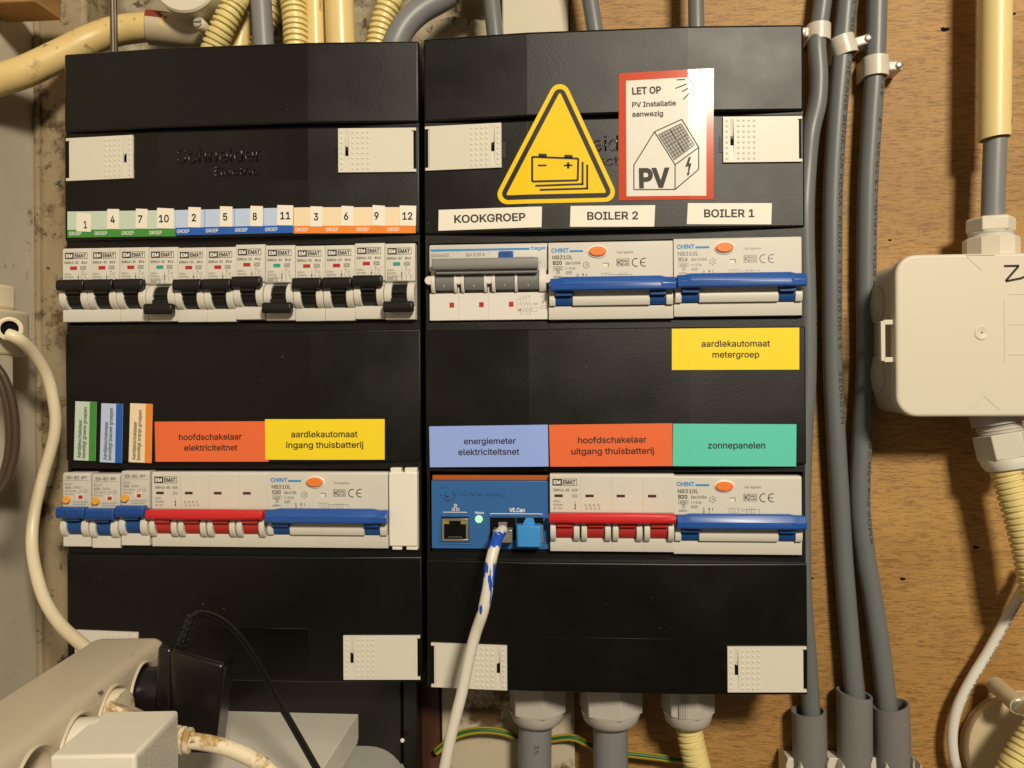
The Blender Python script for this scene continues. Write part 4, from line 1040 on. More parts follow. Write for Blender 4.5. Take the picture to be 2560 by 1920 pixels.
# clear plug and network cable
cb = thing('network_cable', 'white network cable with blue marker smears plugged into the blue module', 'network cable', (p.x+41*k, p.y-1.2, p.z+z(37)))
lx, ly, lz = p.x+41*k, p.y-1.2, p.z+z(37)
rel = lambda q_: (q_[0]-lx, q_[1]-ly, q_[2]-lz)+tuple(q_[3:])
pg = MB().box(-3.6, 7.6, -8.5, 1.0, 1.6, 9.2).build('clear_plug', 'clear_plastic', cb, bevel=.4)
MB().box(-.5, 4.5, -6.5, -5.2, 9.6, 13.2).box(-.2, 4.2, -5.0, -.5, 9.3, 10.3).build('locking_tab', 'clear_plastic', pg, bevel=.2)
wr = MB()
for a in range(5): wr.tube([(-.2+a*.9, -7.8, 4.2), (.8+a*1.1, -3.5, 5.2), (.4+a*1.2, .5, 5.6)], .42, n=6)
wr.build('wires', 'white_plastic', pg)
path = [rel(q_) for q_ in pxpath([(1256, 1326, -9), (1247, 1337, -16), (1238, 1362, -24), (1226, 1410, -29), (1219, 1470, -31), (1207, 1530, -32), (1190, 1580, -30), (1174, 1640, -30), (1155, 1730, -31), (1137, 1800, -32), (1121, 1870, -33), (1104, 1960, -34)])]
def marker_mat():
    m = bpy.data.materials.new('marked_sheath'); m.use_nodes = True; nt = m.node_tree; N = nt.nodes; L = nt.links.new; b = N['Principled BSDF']
    b.inputs['Roughness'].default_value = .38
    tc = N.new('ShaderNodeTexCoord'); sx = N.new('ShaderNodeSeparateXYZ'); L(tc.outputs['Object'], sx.inputs[0])
    mp = N.new('ShaderNodeMapping'); mp.inputs['Scale'].default_value = (2.2, 2.2, .3); L(tc.outputs['Object'], mp.inputs[0])
    nz = N.new('ShaderNodeTexNoise'); nz.inputs['Scale'].default_value = 190; nz.inputs['Detail'].default_value = 4; L(mp.outputs[0], nz.inputs[0])
    def ma(op, a, c=None):
        x = N.new('ShaderNodeMath'); x.operation = op
        for s_, v_ in ((0, a), (1, c)):
            if v_ is None: continue
            if isinstance(v_, (int, float)): x.inputs[s_].default_value = v_
            else: L(v_, x.inputs[s_])
        return x.outputs[0]
    j = ma('MULTIPLY', ma('SUBTRACT', nz.outputs['Fac'], .5), .012)
    zj = ma('ADD', sx.outputs[2], j)
    def band(hi, lo): return ma('MULTIPLY', ma('LESS_THAN', zj, hi*S), ma('GREATER_THAN', zj, lo*S))
    full = band(9.5, 3.0)
    side = ma('GREATER_THAN', ma('ADD', ma('ADD', sx.outputs[0], ma('MULTIPLY', j, .5)), ma('MULTIPLY', sx.outputs[2], -.33)), .0005)
    smear = ma('MULTIPLY', band(-4.0, -31.0), ma('GREATER_THAN', nz.outputs['Fac'], .495))
    fac = ma('MAXIMUM', full, smear)
    mx = N.new('ShaderNodeMix'); mx.data_type = 'RGBA'; L(fac, mx.inputs[0]); mx.inputs[6].default_value = (.72, .67, .58, 1); mx.inputs[7].default_value = (.010, .075, .50, 1)
    L(mx.outputs[2], b.inputs['Base Color']); return m
MB().tube(path, 3.15, n=18, step=2).build('sheath', marker_mat(), cb)

# ------------------------------------------------------------------ pipes and cables above the boxes
def run(name, label, cat, path, r, m, part='sheath', ribs=None, group=None, n=16, step=3.0):
    """a cable or pipe along pixel points at given depths"""
    pts = pxpath(path); b = pts[-1]
    t = thing(name, label, cat, b[:3], group=group)
    MB().tube([(p[0]-b[0], p[1]-b[1], p[2]-b[2])+tuple(p[3:]) for p in pts], r, n=n, ribs=ribs, step=step).build(part, m, t)
    return t, [(p[0]-b[0], p[1]-b[1], p[2]-b[2])+tuple(p[3:]) for p in pts]
def one(name, label, cat, path, r, m, ribs=None, group=None, n=16, step=3.0):
    o = MB().tube(pxpath(path), r, n=n, ribs=ribs, step=step).build(name, m, None)
    return tag(o, label, cat, group)
CORR = (3.6, 1.5)
GT = 'pipes rising from the top of the boxes'
one('corrugated_conduit', 'slanting yellow corrugated conduit nearest the round junction box', 'conduit', [(604, -50, 24), (590, 0, 24), (562, 58, 24), (536, 118, 26), (530, 160, 28)], 7.2, 'yellow_conduit', CORR, GT)
one('pale_pipe', 'pale yellow pipe half hidden behind the leftmost corrugated conduit', 'pipe', [(640, -50, 44), (628, 20, 44), (606, 80, 44), (590, 160, 44)], 7.6, 'yellow_pipe', None, GT)
one('corrugated_conduit', 'yellow corrugated conduit mostly hidden behind the upright grey pipe', 'conduit', [(700, -50, 46), (690, 10, 46), (664, 60, 46), (640, 130, 46)], 5.8, 'yellow_conduit', CORR, GT)
one('grey_pipe', 'straight grey pipe between yellow conduits above the left box', 'pipe', [(648, -60, 28), (652, 0, 28), (662, 160, 28)], 6.6, 'grey_pipe', None, GT)
one('corrugated_conduit', 'upright yellow corrugated conduit beside the smooth yellow pipes', 'conduit', [(728, -60, 24), (732, 0, 24), (738, 60, 24), (742, 160, 24)], 7.2, 'yellow_conduit', CORR, GT)
t, pth = run('yellow_pipe', 'narrower smooth yellow pipe with faint printing', 'pipe', [(786, -60, 30), (786, 0, 30), (790, 160, 30)], 6.4, 'yellow_pipe', 'tube', None, GT)
cable_print('printing', '16 KOMO', pth, 174, 1.6, 'print_dark', t, 6.4, ang=.3, spread=1.5)
one('yellow_pipe', 'widest smooth yellow pipe above the left box', 'pipe', [(846, -60, 26), (848, 0, 26), (854, 160, 26)], 9.2, 'yellow_pipe', None, GT)
one('corrugated_conduit', 'yellow corrugated conduit leaning beside the curved grey cable', 'conduit', [(990, -60, 34), (976, 0, 34), (958, 50, 34), (944, 110, 34), (936, 160, 34)], 7.0, 'yellow_conduit', CORR, GT)
one('grey_cable', 'thick grey cable curving to the upper right', 'cable', [(1180, -70, 34), (1118, -12, 33), (1050, 28, 30), (1008, 70, 27), (984, 120, 26), (972, 170, 28)], 7.9, 'grey_pipe', None, GT, n=22)
one('grey_cable', 'grey cable in front of the white plaster strip', 'cable', [(1218, -60, 36), (1228, 0, 34), (1238, 90, 32), (1246, 170, 32)], 5.2, 'grey_cable', None, GT)
one('grey_cable', 'grey cable entering near the triangle sticker', 'cable', [(1464, -60, 34), (1475, 0, 33), (1488, 80, 32), (1500, 160, 32)], 5.1, 'grey_cable', None, GT)
one('grey_cable', 'upright grey cable above the solar sticker', 'cable', [(1740, -60, 34), (1740, 0, 34), (1741, 70, 33), (1742, 150, 33)], 4.9, 'grey_cable', None, GT)
# bent yellow pipe with painted coupling, round junction box and brown wire at the top left
one('bent_pipe', 'thick grubby yellow pipe bending across the top left corner', 'pipe', [(-420, 330, -110), (-120, 236, -34), (-20, 205, -14), (60, 180, 0), (150, 138, 14), (220, 103, 24), (290, 78, 30), (372, 68, 34), (420, 70, 36)], 9.2, 'yellow_dirty', n=22)
t = thing('pipe_coupling', 'dirty cream pipe coupling with a red painted end', 'coupling', at(440, 76, 36))
a_, b_ = at(368, 68, 34), at(512, 84, 44); c0 = at(440, 76, 36); L_ = (b_-a_).length
MB().lathe([(9.6, 0), (10.6, .6), (10.6, L_*.32), (10.6, L_)], tuple(a_-c0), tuple(b_-a_), n=28).build('body', 'coupling', t)
bm_ = MB(); ax = (b_-a_).normalized(); u = Vector((0, 0, 1)); u = (u-ax*u.dot(ax)).normalized(); v = (CAM-c0); v = (v-ax*v.dot(ax)-u*v.dot(u)).normalized(); vs = []
for i in range(9):
    for j in range(13):
        an = math.radians(-15+88*j/12); h = .3+11.5*i/8*(1-.25*math.sin(j*.9)*(i/8))
        vs.append(a_-c0+ax*max(h, .3)+(u*math.cos(an)+v*math.sin(an))*10.74)
bm_.add(vs, [(i*13+j, i*13+j+1, (i+1)*13+j+1, (i+1)*13+j) for i in range(8) for j in range(12)]).build('red_paint_patch', 'red_paint', t)
t = thing('round_junction_box', 'cream round junction box cover with a screw, cut off by the top edge', 'junction box', at(490, -28, 30))
MB().lathe([(22, 0), (22, 14), (20.8, 15.2), (3, 15.6), (.5, 15.6)], (0, 0, 0), (0, -1, 0), n=44).build('cover', 'box_cream', t)
lug = at(501, 62, 22)-at(490, -28, 30)
MB().lathe([(3.8, 4), (3.8, -2.4), (3.4, -3)], tuple(lug), (0, 1, 0), n=20).build('screw_lug', 'box_cream', t)
sc = MB().lathe([(3.1, -2.4), (3.1, -3.6), (2.6, -4)], tuple(lug), (0, 1, 0), n=20).build('screw', 'screw_metal', t)
MB().box(lug.x-2.6, lug.x+2.6, lug.y-4.1, lug.y-3.7, lug.z-.35, lug.z+.35).build('screw_slot', 'dark_hole', sc)
t, pth = run('twin_wire', 'thin brown twin wire hanging at the top left', 'wire', [(279, -60, 14), (280, 0, 14), (281, 60, 14), (282, 150, 16)], 1.25, 'brown_cable', 'left_core', n=10)
MB().tube([(p[0]+1.9, p[1], p[2]) for p in pth], 1.25, n=10).build('right_core', 'brown_cable', t)
MB().tube([(p[0]+.95, p[1]-.75, p[2]) for p in pth], .45, n=8).build('pale_seam', 'brown_stripe', t)

# ------------------------------------------------------------------ grey cables on the plywood
GC = 'long grey cables running down the plywood'
c1 = [(2064, -60, 50), (2057, 0, 50), (2049, 60, 50), (2042, 110, 48), (2047, 190, 47), (2043, 260, 46), (2027, 330, 44), (2018, 420, 44), (2012, 520, 42), (2014, 640, 42), (2018, 780, 42), (2017, 950, 42), (2008, 1100, 42), (2003, 1300, 42), (2007, 1500, 44), (2019, 1650, 48), (2027, 1770, 51), (2028, 1830, 51)]
c2 = [(2126, -60, 50), (2117, 0, 50), (2110, 80, 50), (2104, 160, 50), (2092, 300, 51), (2082, 480, 52), (2080, 700, 52), (2081, 900, 53), (2089, 1080, 53), (2099, 1250, 53), (2108, 1400, 53), (2120, 1550, 52), (2135, 1720, 51), (2140, 1780, 51)]
c3 = [(2198, -60, 50), (2193, 0, 50), (2190, 100, 50), (2186, 200, 50), (2178, 320, 51), (2169, 480, 52), (2165, 700, 53), (2166, 900, 53), (2156, 1080, 53), (2150, 1250, 53), (2162, 1380, 53), (2182, 1500, 53), (2200, 1620, 52), (2216, 1750, 51), (2220, 1810, 51)]
t1, p1 = run('grey_cable', 'grey cable squeezed against the right edge of the black box', 'cable', c1, 5.6, 'grey_cable', group=GC, n=20)
t2, p2 = run('grey_cable', 'middle long grey cable with black lettering on the plywood', 'cable', c2, 6.0, 'grey_cable', group=GC, n=20)
t3, p3 = run('grey_cable', 'rightmost long grey cable beside the square junction box', 'cable', c3, 6.1, 'grey_cable', group=GC, n=20)
PXMM = 3.72
cable_print('lettering', '450/750V   E NEXANS BENELUX KEMA-KEUR+ 13.10.20.00.13      3E0657H', p2, 170, 2.7, 'ink', t2, 6.0, up=False, ang=-.05, spread=2.05)
cable_print('lettering', 'XMOK Eca 450/750V   0.0.2 NEXANS BENELUX KEMA-KEUR+ 13.10.20   13      3558 ', p3, (1290+60)/PXMM*1.0+160, 2.7, 'ink', t3, 6.1, up=True, ang=.02, spread=1.98)
cable_print('lettering', '13.10.20.00', p1, 392, 2.2, 'print_dark', t1, 5.6, up=True, ang=.5, spread=1.9)
# clips
def clip(px, py, y, r, tilt, side, label, h=11.5, worn=False, scr='screw_metal', ear=11):
    c_ = at(px, py, y); t = thing('cable_clip', label, 'cable clip', c_, (0, tilt, 0), group='white clips holding the grey cables')
    n = 26; vs = []; prof = [(r+.25, -h/2), (r+1.7, -h/2), (r+1.7, h/2), (r+.25, h/2)]
    mb = MB(); pr = []
    for k in range(n+1):
        a = math.radians(-10+200*k/n); pr.append((-math.cos(a)*(r+1.8), -math.sin(a)*(r+1.8)))
    pr = [(-(r+1.8), WALL-y-.5)]+pr+[(r+1.8, WALL-y-.5)]
    inner = []
    for k in range(n+1):
        a = math.radians(-10+200*k/n); inner.append((-math.cos(a)*(r+.3), -math.sin(a)*(r+.3)))
    inner = [(-(r+.3), WALL-y-.5)]+inner+[(r+.3, WALL-y-.5)]
    m_ = len(pr)
    vs = [(x, yy, -h/2) for x, yy in pr]+[(x, yy, -h/2) for x, yy in inner]+[(x, yy, h/2) for x, yy in pr]+[(x, yy, h/2) for x, yy in inner]
    fs = []
    for i in range(m_-1):
        fs += [(i, i+1, m_+i+1, m_+i), (2*m_+i, 3*m_+i, 3*m_+i+1, 2*m_+i+1), (i, 2*m_+i, 2*m_+i+1, i+1), (m_+i, m_+i+1, 3*m_+i+1, 3*m_+i)]
    mb.add(vs, fs); mb.build('band', 'clip_white', t, bevel=.3)
    s_ = side; x0 = s_*(r+.8); x1 = s_*(r+ear)
    xs = sorted((x0, x1))
    MB().box(xs[0], xs[1], -3.2, WALL-y-.6, -2.9, 2.9).build('nail_block', 'clip_white', t, bevel=1.1, seg=3)
    MB().lathe([(2.2, 0), (2.2, .9), (1.6, 1.3), (.3, 1.35)], (s_*(r+ear-2.4), -3.1, 0), (0, -1, 0), n=16).build('nail', scr, t)
clip(2046, 84, 50, 5.6, .02, -1, 'worn greyish clip on the cable next to the black box', h=10.5, scr='clip_white', ear=7)
clip(2108, 118, 50, 6.0, -.26, 1, 'tilted white clip with a brass coloured nail on the middle cable', h=12, ear=11)
clip(2188, 170, 50, 6.1, 0.0, 1, 'white clip with a steel nail on the rightmost cable', h=12.5, ear=9.5)
# short tubes the cables drop into
GTU = 'short grey tubes at the bottom right'
def cup(xt, yt, xb, y, r, label, lean=0):
    a_, b_ = at(xt, yt, y), at(xb, 2010, y); t = thing('grey_tube', label, 'tube', b_, group=GTU)
    ax = (a_-b_); L_ = ax.length
    mb = MB(); n = 32; vs = []
    ax.normalize(); u = Vector((1, 0, 0)); u = (u-ax*u.dot(ax)).normalized(); v = ax.cross(u)
    for rr, h in ((r, 0), (r, L_), (r-1.3, L_), (r-1.3, L_-40)):
        for k in range(n):
            an = 2*math.pi*k/n; cut = lean*math.cos(an)*r if h == L_ else 0
            vs.append(ax*(h+cut)+(u*math.cos(an)+v*math.sin(an))*rr)
    mb.add(vs, [(i*n+k, i*n+(k+1) % n, (i+1)*n+(k+1) % n, (i+1)*n+k) for i in range(3) for k in range(n)]).build('wall', 'grey_tube', t, sharp=50)
cup(2021, 1776, 2029, 50, 10.4, 'short grey tube below the black box corner', .05)
cup(2136, 1732, 2138, 50, 10.6, 'tallest short grey tube, in the middle of three', -.16)
cup(2228, 1762, 2236, 50, 10.6, 'rightmost short grey tube with a slanted rim', .18)
# saddle clips at the bottom edge
for k, (x0, x1) in enumerate(((1962, 2002), (2064, 2106), (2172, 2214), (2276, 2296))):
    a_ = at((x0+x1)/2, 1935, 45); t = thing('saddle_clip', ('cream saddle clip left of the first short tube', 'cream saddle clip between the first and second short tube', 'cream saddle clip between the second and third short tube', 'cream saddle clip right of the third short tube')[k], 'pipe clip', a_, group='saddle clips at the bottom edge')
    wv = (x1-x0)/3.75/2
    for s_ in (-1, 1):
        xs = [(s_*wv, -14), (s_*wv, 6+2*(s_ < 0)), (s_*wv*.72, 9+3*(s_ < 0)), (s_*wv*.5, 2), (s_*wv*.55, -14)]
        MB().py(xs, -5, 14).build('jaw', 'gland_white', t, bevel=.5)
    MB().box(-wv*.9, wv*.9, 4, 15, -14, 8).build('base', 'gland_white', t, bevel=.4)

# ------------------------------------------------------------------ square junction box on the right
JF, JB_ = 12.0, WALL-1
pl_ = at(2240, 840, JF); pt_ = at(2420, 634, JF); pb_ = at(2420, 1042, JF); xR = pl_.x+98; zc = (pt_.z+pb_.z)/2; hh = (pt_.z-pb_.z)/2
jb = thing('square_junction_box', 'large cream square junction box cut off by the right edge', 'junction box', ((pl_.x+xR)/2, WALL, zc))
def rrect(hx, hz, r, n=8):
    p = []
    for sx, sz, a0 in ((1, 1, 0), (-1, 1, 90), (-1, -1, 180), (1, -1, 270)):
        for k in range(n+1):
            a = math.radians(a0+90*k/n); p.append((sx*(hx-r)+r*math.cos(a), sz*(hz-r)+r*math.sin(a)))
    return p
J0 = WALL; hx = 49.0
MB().py(rrect(hx, hh, 12), JF-J0, JF-J0+9).build('lid', 'box_cream', jb, bevel=1.8, seg=4)
MB().py(rrect(hx-.6, hh-1.0, 15), JF-J0+9.4, JB_-J0).build('base', 'box_cream_side', jb, bevel=.6)
for zz_ in (21, -22):
    k_ = MB()
    for r_, h_ in ((11.5, .9), (9.0, 1.5), (6.6, 2.0)): k_.lathe([(r_, 0), (r_, h_), (r_-.9, h_+.3)], (-hx+.5, -20, zz_), (-1, 0, 0), n=30)
    k_.build('knockout', 'box_cream_side', jb)
ck = MB().box(-hx-5.5, -hx+2, -46.5, -43.5, -15.2, -12.2).box(-hx-5.5, -hx+2, -46.5, -43.5, 6.8, 9.8).box(-hx-7.2, -hx-4.6, -46.5, -42.0, -14.5, 9.1)
ck.build('lid_strap', 'box_cream', jb, bevel=.4)
d = MB(); yl = JF-J0-.05
ZL = lambda py: at(2400, py, JF).z-zc; XL = lambda px: at(px, 840, JF).x-(pl_.x+xR)/2
mk = MB(); dx = lambda px, py: (XL(px), ZL(py))
for a_, b_ in (((2511, 667), (2549, 667)), ((2547, 668), (2515, 704)), ((2515, 705), (2554, 698)), ((2553, 698), (2575, 690)), ((2575, 690), (2590, 705)), ((2590, 705), (2575, 712)), ((2575, 712), (2570, 697))): mk.line(*dx(*a_), *dx(*b_), 1.3, yl-.1)
mk.build('marker_writing', 'ink', jb)
gr = MB()
for py in (738, 813, 888): gr.box(XL(2520), XL(2640), yl-.15, yl+.2, ZL(py)-.15, ZL(py)+.15)
gr.box(XL(2511)-.12, XL(2511)+.12, yl-.12, yl+.2, ZL(905), ZL(745)); gr.box(XL(2418), XL(2488), yl-.3, yl+.2, ZL(639)-.2, ZL(639)+.2)
gr.line(*dx(2425, 1024), *dx(2459, 990), .35, yl-.12).line(*dx(2459, 990), *dx(2498, 1026), .35, yl-.12).line(*dx(2418, 642), *dx(2454, 676), .3, yl-.12).line(*dx(2454, 676), *dx(2490, 641), .3, yl-.12)
gr.build('moulded_lines', 'box_cream_side', jb)
MB().lathe([(4.3, .02), (4.2, .5), (3.6, .62), (2.2, .2), (.5, .05)], (XL(2455), yl+.1, ZL(832)), (0, -1, 0), n=26).build('centre_dimple', 'box_cream', jb)
# gland on top, with its cable and conduit
gp = at(2477, 600, 34); g = (gp.x-(pl_.x+xR)/2, gp.y-J0, 0)
gt = MB().lathe([(15.2, hh-2), (15.2, hh+11.5), (14.4, hh+12.2)], g, (0, 0, 1), n=10).build('gland', 'box_cream', jb, sharp=25)
MB().lathe([(12.0, hh+11), (12.4, hh+13.2), (11.8, hh+13.8), (12.4, hh+15.0), (11.8, hh+15.6)], g, (0, 0, 1), n=28).build('gland_thread', 'gland_white', gt)
MB().lathe([(12.6, hh+15.4), (13.4, hh+16.2), (13.4, hh+23.2), (12.4, hh+24.4), (6.6, hh+24.6)], g, (0, 0, 1), n=6, cap=False).build('gland_nut', 'box_cream', gt, bevel=.4)
one('grey_cable', 'grey cable between yellow conduit and top gland of the square junction box', 'cable', [(2488, 260, 34), (2488, 347, 34), (2484, 460, 34), (2482, 545, 34), (2481, 620, 34)], 6.4, 'grey_pipe')
a_, b_ = at(2486, 347, 34), at(2497, -760, 34); t = thing('yellow_pipe', 'smooth yellow conduit sleeve at the top right', 'pipe', a_)
ax = b_-a_; n = 32; vs = []; axn = ax.normalized(); u = Vector((1, 0, 0)); u = (u-axn*u.dot(axn)).normalized(); v = axn.cross(u)
for rr, h in ((8.9, ax.length), (8.9, 0), (7.8, 0), (7.8, 30)):
    for k in range(n):
        an = 2*math.pi*k/n; vs.append(axn*(h+(math.cos(an)*.9 if h == 0 else 0))+(u*math.cos(an)+v*math.sin(an))*rr)
MB().add(vs, [(i*n+k, i*n+(k+1) % n, (i+1)*n+(k+1) % n, (i+1)*n+k) for i in range(3) for k in range(n)]).build('sleeve', 'yellow_pipe_clean', t, sharp=50)
MB().box(7.2, 7.5, -5.6, -5.3, 7, 10).build('pencil_mark', 'ink', t)
# gland underneath
A0, A1 = at(2490, 1038, 34), at(2528, 1200, 30); o0 = Vector(((pl_.x+xR)/2, WALL, zc)); axv = (A1-A0); gl = A0-o0
gb = MB().lathe([(14.4, -2), (14.4, 5.5)], tuple(gl), tuple(axv), n=24).build('gland', 'gland_grey', jb)
MB().lathe([(12.0, 5.4), (12.6, 6.6), (12.0, 7.6), (12.6, 8.6), (12.0, 9.6), (12.6, 10.6), (12.0, 11.2)], tuple(gl), tuple(axv), n=28).build('gland_thread', 'gland_grey', gb)
MB().lathe([(15.4, 11.2), (15.4, 26)], tuple(gl), tuple(axv), n=6).build('gland_nut', 'gland_white', gb, bevel=.5)
rib_ = MB(); axn = axv.normalized(); u = axn.orthogonal().normalized(); v = axn.cross(u)
MB().lathe([(14.3, 26), (13.9, 29), (12.0, 32.5), (9, 33.4)], tuple(gl), tuple(axv), n=32).build('gland_cap', 'white_plastic', gb)
one('corrugated_conduit', 'yellow corrugated conduit leaving the bottom of the square junction box', 'conduit', [(2504, 1130, 30), (2516, 1180, 30), (2540, 1260, 28), (2562, 1340, 26), (2580, 1420, 24), (2596, 1500, 24)], 8.0, 'yellow_conduit', CORR)
# data cable and old round box at the lower right
t, pth = run('data_cable', 'white data cable with black lettering curving down the lower right', 'network cable', [(2600, 1400, 40), (2568, 1455, 44), (2520, 1540, 48), (2470, 1630, 50), (2430, 1695, 50), (2395, 1765, 50), (2381, 1830, 50), (2384, 1890, 50), (2402, 1960, 50)], 3.1, 'white_cable')
cable_print('lettering', 'DRAKA UC300 24 CATEGORY 5', pth, 97, 2.5, 'ink', t, 3.1, up=True, spread=1.55)
ro = thing('round_junction_box', 'old beige round junction box at the bottom right corner', 'junction box', at(2560, 1880, WALL))
c_ = at(2560, 1880, WALL); fa = at(2600, 1905, 26)-c_
MB().lathe([(38, 0), (38, 18), (36.6, 19)], (0, 0, 0), tuple(fa), n=56).build('body', 'box_old', ro)
MB().lathe([(37.0, 19.2), (37.0, 27), (35.4, 29.5), (34, 30)], (0, 0, 0), tuple(fa), n=56).build('cover', 'box_old', ro)
s0 = at(2488, 1712, 50)-c_; s1 = at(2548, 1765, 22)-c_
MB().tube([tuple(s0), tuple(s1)], 5.2, n=20).build('screw_pillar', 'box_old', ro)
d_ = (s1-s0).normalized()
sc = MB().lathe([(4.3, -.2), (4.3, .6), (3.6, 1.0)], tuple(s1), tuple(d_), n=20).build('screw', 'screw_metal', ro)
one('corrugated_conduit', 'yellow corrugated conduit in the bottom right corner', 'conduit', [(2640, 1760, 14), (2590, 1830, 12), (2545, 1900, 10), (2505, 1980, 10)], 7.6, 'yellow_conduit', CORR)
# ------------------------------------------------------------------ glands and pipes under the right box
GB = 'cable glands below the right box'
def gland(px0, px1, y, yb, label, ribbed=False):
    """gland nut seen under the box edge"""
    xm = (px0+px1)/2; a_ = at(xm, 1650, y); b_ = at(xm, yb, y); r = (at(px1, 1750, y).x-at(px0, 1750, y).x)/2
    t = thing('cable_gland', label, 'cable gland', b_, group=GB); h = a_.z-b_.z
    MB().lathe([(r*.70, 0), (r*.90, 3.0), (r*.97, 7.0), (r*1.0, 9.0)], (0, 0, 0), (0, 0, 1), n=36).build('dome', 'gland_grey', t, sharp=60)
    MB().lathe([(r*1.08, 8.8), (r*1.08, h)], (0, 0, 0), (0, 0, 1), n=6).build('hex_nut', 'gland_grey', t, bevel=.8, seg=2)
    if ribbed:
        rb = MB()
        for k in range(12): rb.box(-7+k*.95, -6.4+k*.95, -r*.955, -r*.9, 9.5, h)
        rb.build('grip_ribs', 'gland_grey', t)
gland(1275, 1412, 36, 1808, 'left gland over a grey pipe below the right box')
gland(1452, 1602, 34, 1809, 'middle gland over a grey pipe below the right box')
gland(1657, 1782, 34, 1812, 'right gland with a yellow corrugated conduit', True)
t, pth = run('grey_pipe', 'left grey pipe dropping from the gland below the right box', 'pipe', [(1338, 1780, 36), (1337, 1850, 36), (1336, 2000, 36)], 10.6, 'grey_pipe', 'tube')
cable_print('lettering', '3S', pth, 16, 3.0, 'print_dark', t, 10.6, ang=-.45)
one('grey_pipe', 'right grey pipe dropping from the gland below the right box', 'pipe', [(1525, 1780, 34), (1526, 1850, 34), (1528, 2000, 34)], 10.8, 'grey_pipe')
one('corrugated_conduit', 'yellow corrugated conduit below the right gland', 'conduit', [(1718, 1790, 34), (1722, 1815, 34), (1730, 1860, 33), (1744, 1920, 32), (1760, 2000, 32)], 7.4, 'yellow_conduit', CORR)
t, pth = run('earth_wire', 'green and yellow earth wire passing behind the pipes', 'wire', [(1090, 1880, 44), (1140, 1840, 44), (1200, 1826, 44), (1262, 1832, 46), (1330, 1856, 50), (1395, 1846, 48), (1440, 1846, 46), (1500, 1876, 48), (1560, 1884, 50), (1640, 1893, 51), (1705, 1900, 51), (1745, 1880, 53)], 2.3, 'earth_yellow')
MB().tube([(p[0], p[1]-1.2, p[2]+.7) for p in pth], 1.25, n=10).build('green_stripe', 'earth_green', t)

# ------------------------------------------------------------------ left wall: plug, cables
o = thing('wall_plug', 'cream plug on the side wall with a thick cream cable', 'plug', (XS, -18, 5))
MB().pz([(0, -34), (19, -34), (24.5, -26), (25.5, 14), (21, 22), (0, 24)], 0, 27.5).build('body', 'cream_cable', o, bevel=2.2, seg=4)
MB().pz([(0, -20), (15, -20), (18, -14), (18, 14), (14, 18), (0, 18)], 28.2, 43).build('socket_adapter', 'cream_cable', o, bevel=2, seg=3)
MB().box(20, 25.9, -34.2, 22.2, 10.6, 10.9).build('seam', 'box_cream_side', o)
nd = Vector((.62, -.78, 0)); rc = at(24, 822, -30)-Vector((XS, -18, 5))
MB().lathe([(6.8, 0), (6.8, 3.5), (5.6, 4), (4.6, 3.6), (4.6, .5)], tuple(rc-nd*3), tuple(nd), n=28, cap=False).build('cable_collar', 'cream_cable', o)
MB().lathe([(4.7, 1), (.5, 1.1)], tuple(rc-nd*3), tuple(nd), n=24).build('collar_hole', 'dark_hole', o)
one('cream_cable', 'thick cream cable curving from the wall plug down to the power strip', 'cable', [(20, 836, -30), (44, 846, -28), (82, 880, -16), (118, 940, -4), (137, 1020, 2), (138, 1075, 4), (126, 1130, 5), (105, 1200, 5), (86, 1280, 2), (80, 1360, -4), (90, 1430, -14), (112, 1500, -26), (150, 1560, -40), (196, 1604, -55), (240, 1640, -70)], 3.5, 'cream_cable', n=18)
o = thing('twin_cable', 'dark brown flat cable looping at the left edge', 'cable', at(0, 1230, -10))
b_ = at(0, 1230, -10); pa = [Vector(q_)-b_ for q_ in pxpath([(-60, 880, -66), (-14, 930, -62), (10, 985, -60), (22, 1050, -59), (23, 1115, -59), (13, 1170, -60), (-8, 1218, -62), (-55, 1262, -66)])]
for k, nm in ((0, 'left_core'), (1, 'right_core')): MB().tube([tuple(q_+Vector((2.9*k, 1.0*k, 0))) for q_ in pa], 2.1, n=12).build(nm, 'brown_cable', o)
xe = at(36, 1000, -14).x; zt_, zb__ = at(20, 884, -14).z, at(20, 1200, -14).z
tag(MB().box(XS-1, xe, -120, -14, zb__, zt_).build('wall_trunking', 'plaster_side', None, bevel=1.5), 'short white trunking on the side wall below the plug', 'trunking')

# ------------------------------------------------------------------ things under the left box
t = thing('black_cabinet', 'black cabinet under the left box, behind the white router', 'cabinet', at(800, 1900, 30))
bc = pxbox(540, 1640, 1003, 2060, 30, 58); c_ = at(800, 1900, 30)
def shift(mb, c0): mb.v = [(a-c0.x, b-c0.y, c-c0.z) for a, b, c in mb.v]; return mb
shift(bc, c_).build('front', 'black_gloss', t, bevel=.8)
shift(pxbox(1007, 1640, 1044, 2060, 34, 58), c_).build('side_rail', 'black_gloss', t, bevel=.6)
q_ = at(1006, 1851, 29)-c_
MB().lathe([(1.4, 0), (1.2, .5), (.4, .7)], tuple(q_), (0, -1, 0), n=14).build('screw_cap', 'white_plastic', t)
t = thing('flat_router', 'flat white box lying below the left distribution box', 'router', (115, -20, -240.5))
MB().pz([(-62, 66), (58, 66), (57, -120), (-60, -120)], 2.2, 18.5).build('shell', 'router_white', t, bevel=.8, seg=3)
MB().pz([(-61.5, 65.5), (57.5, 65.5), (56.5, -120), (-59.5, -120)], 0, 1.8).build('base', 'router_white', t, bevel=.4)
t2_ = thing('rounded_router', 'pale grey rounded device below the flat white box', 'device', (150, -10, -300))
MB().py([(-70, 0), (-70, 58)]+[(30+24*math.sin(math.radians(a)), 34+24*math.cos(math.radians(a))) for a in range(0, 91, 10)]+[(54, 0)], -50, 44).build('shell', 'router_grey', t2_, bevel=1.5, seg=3)

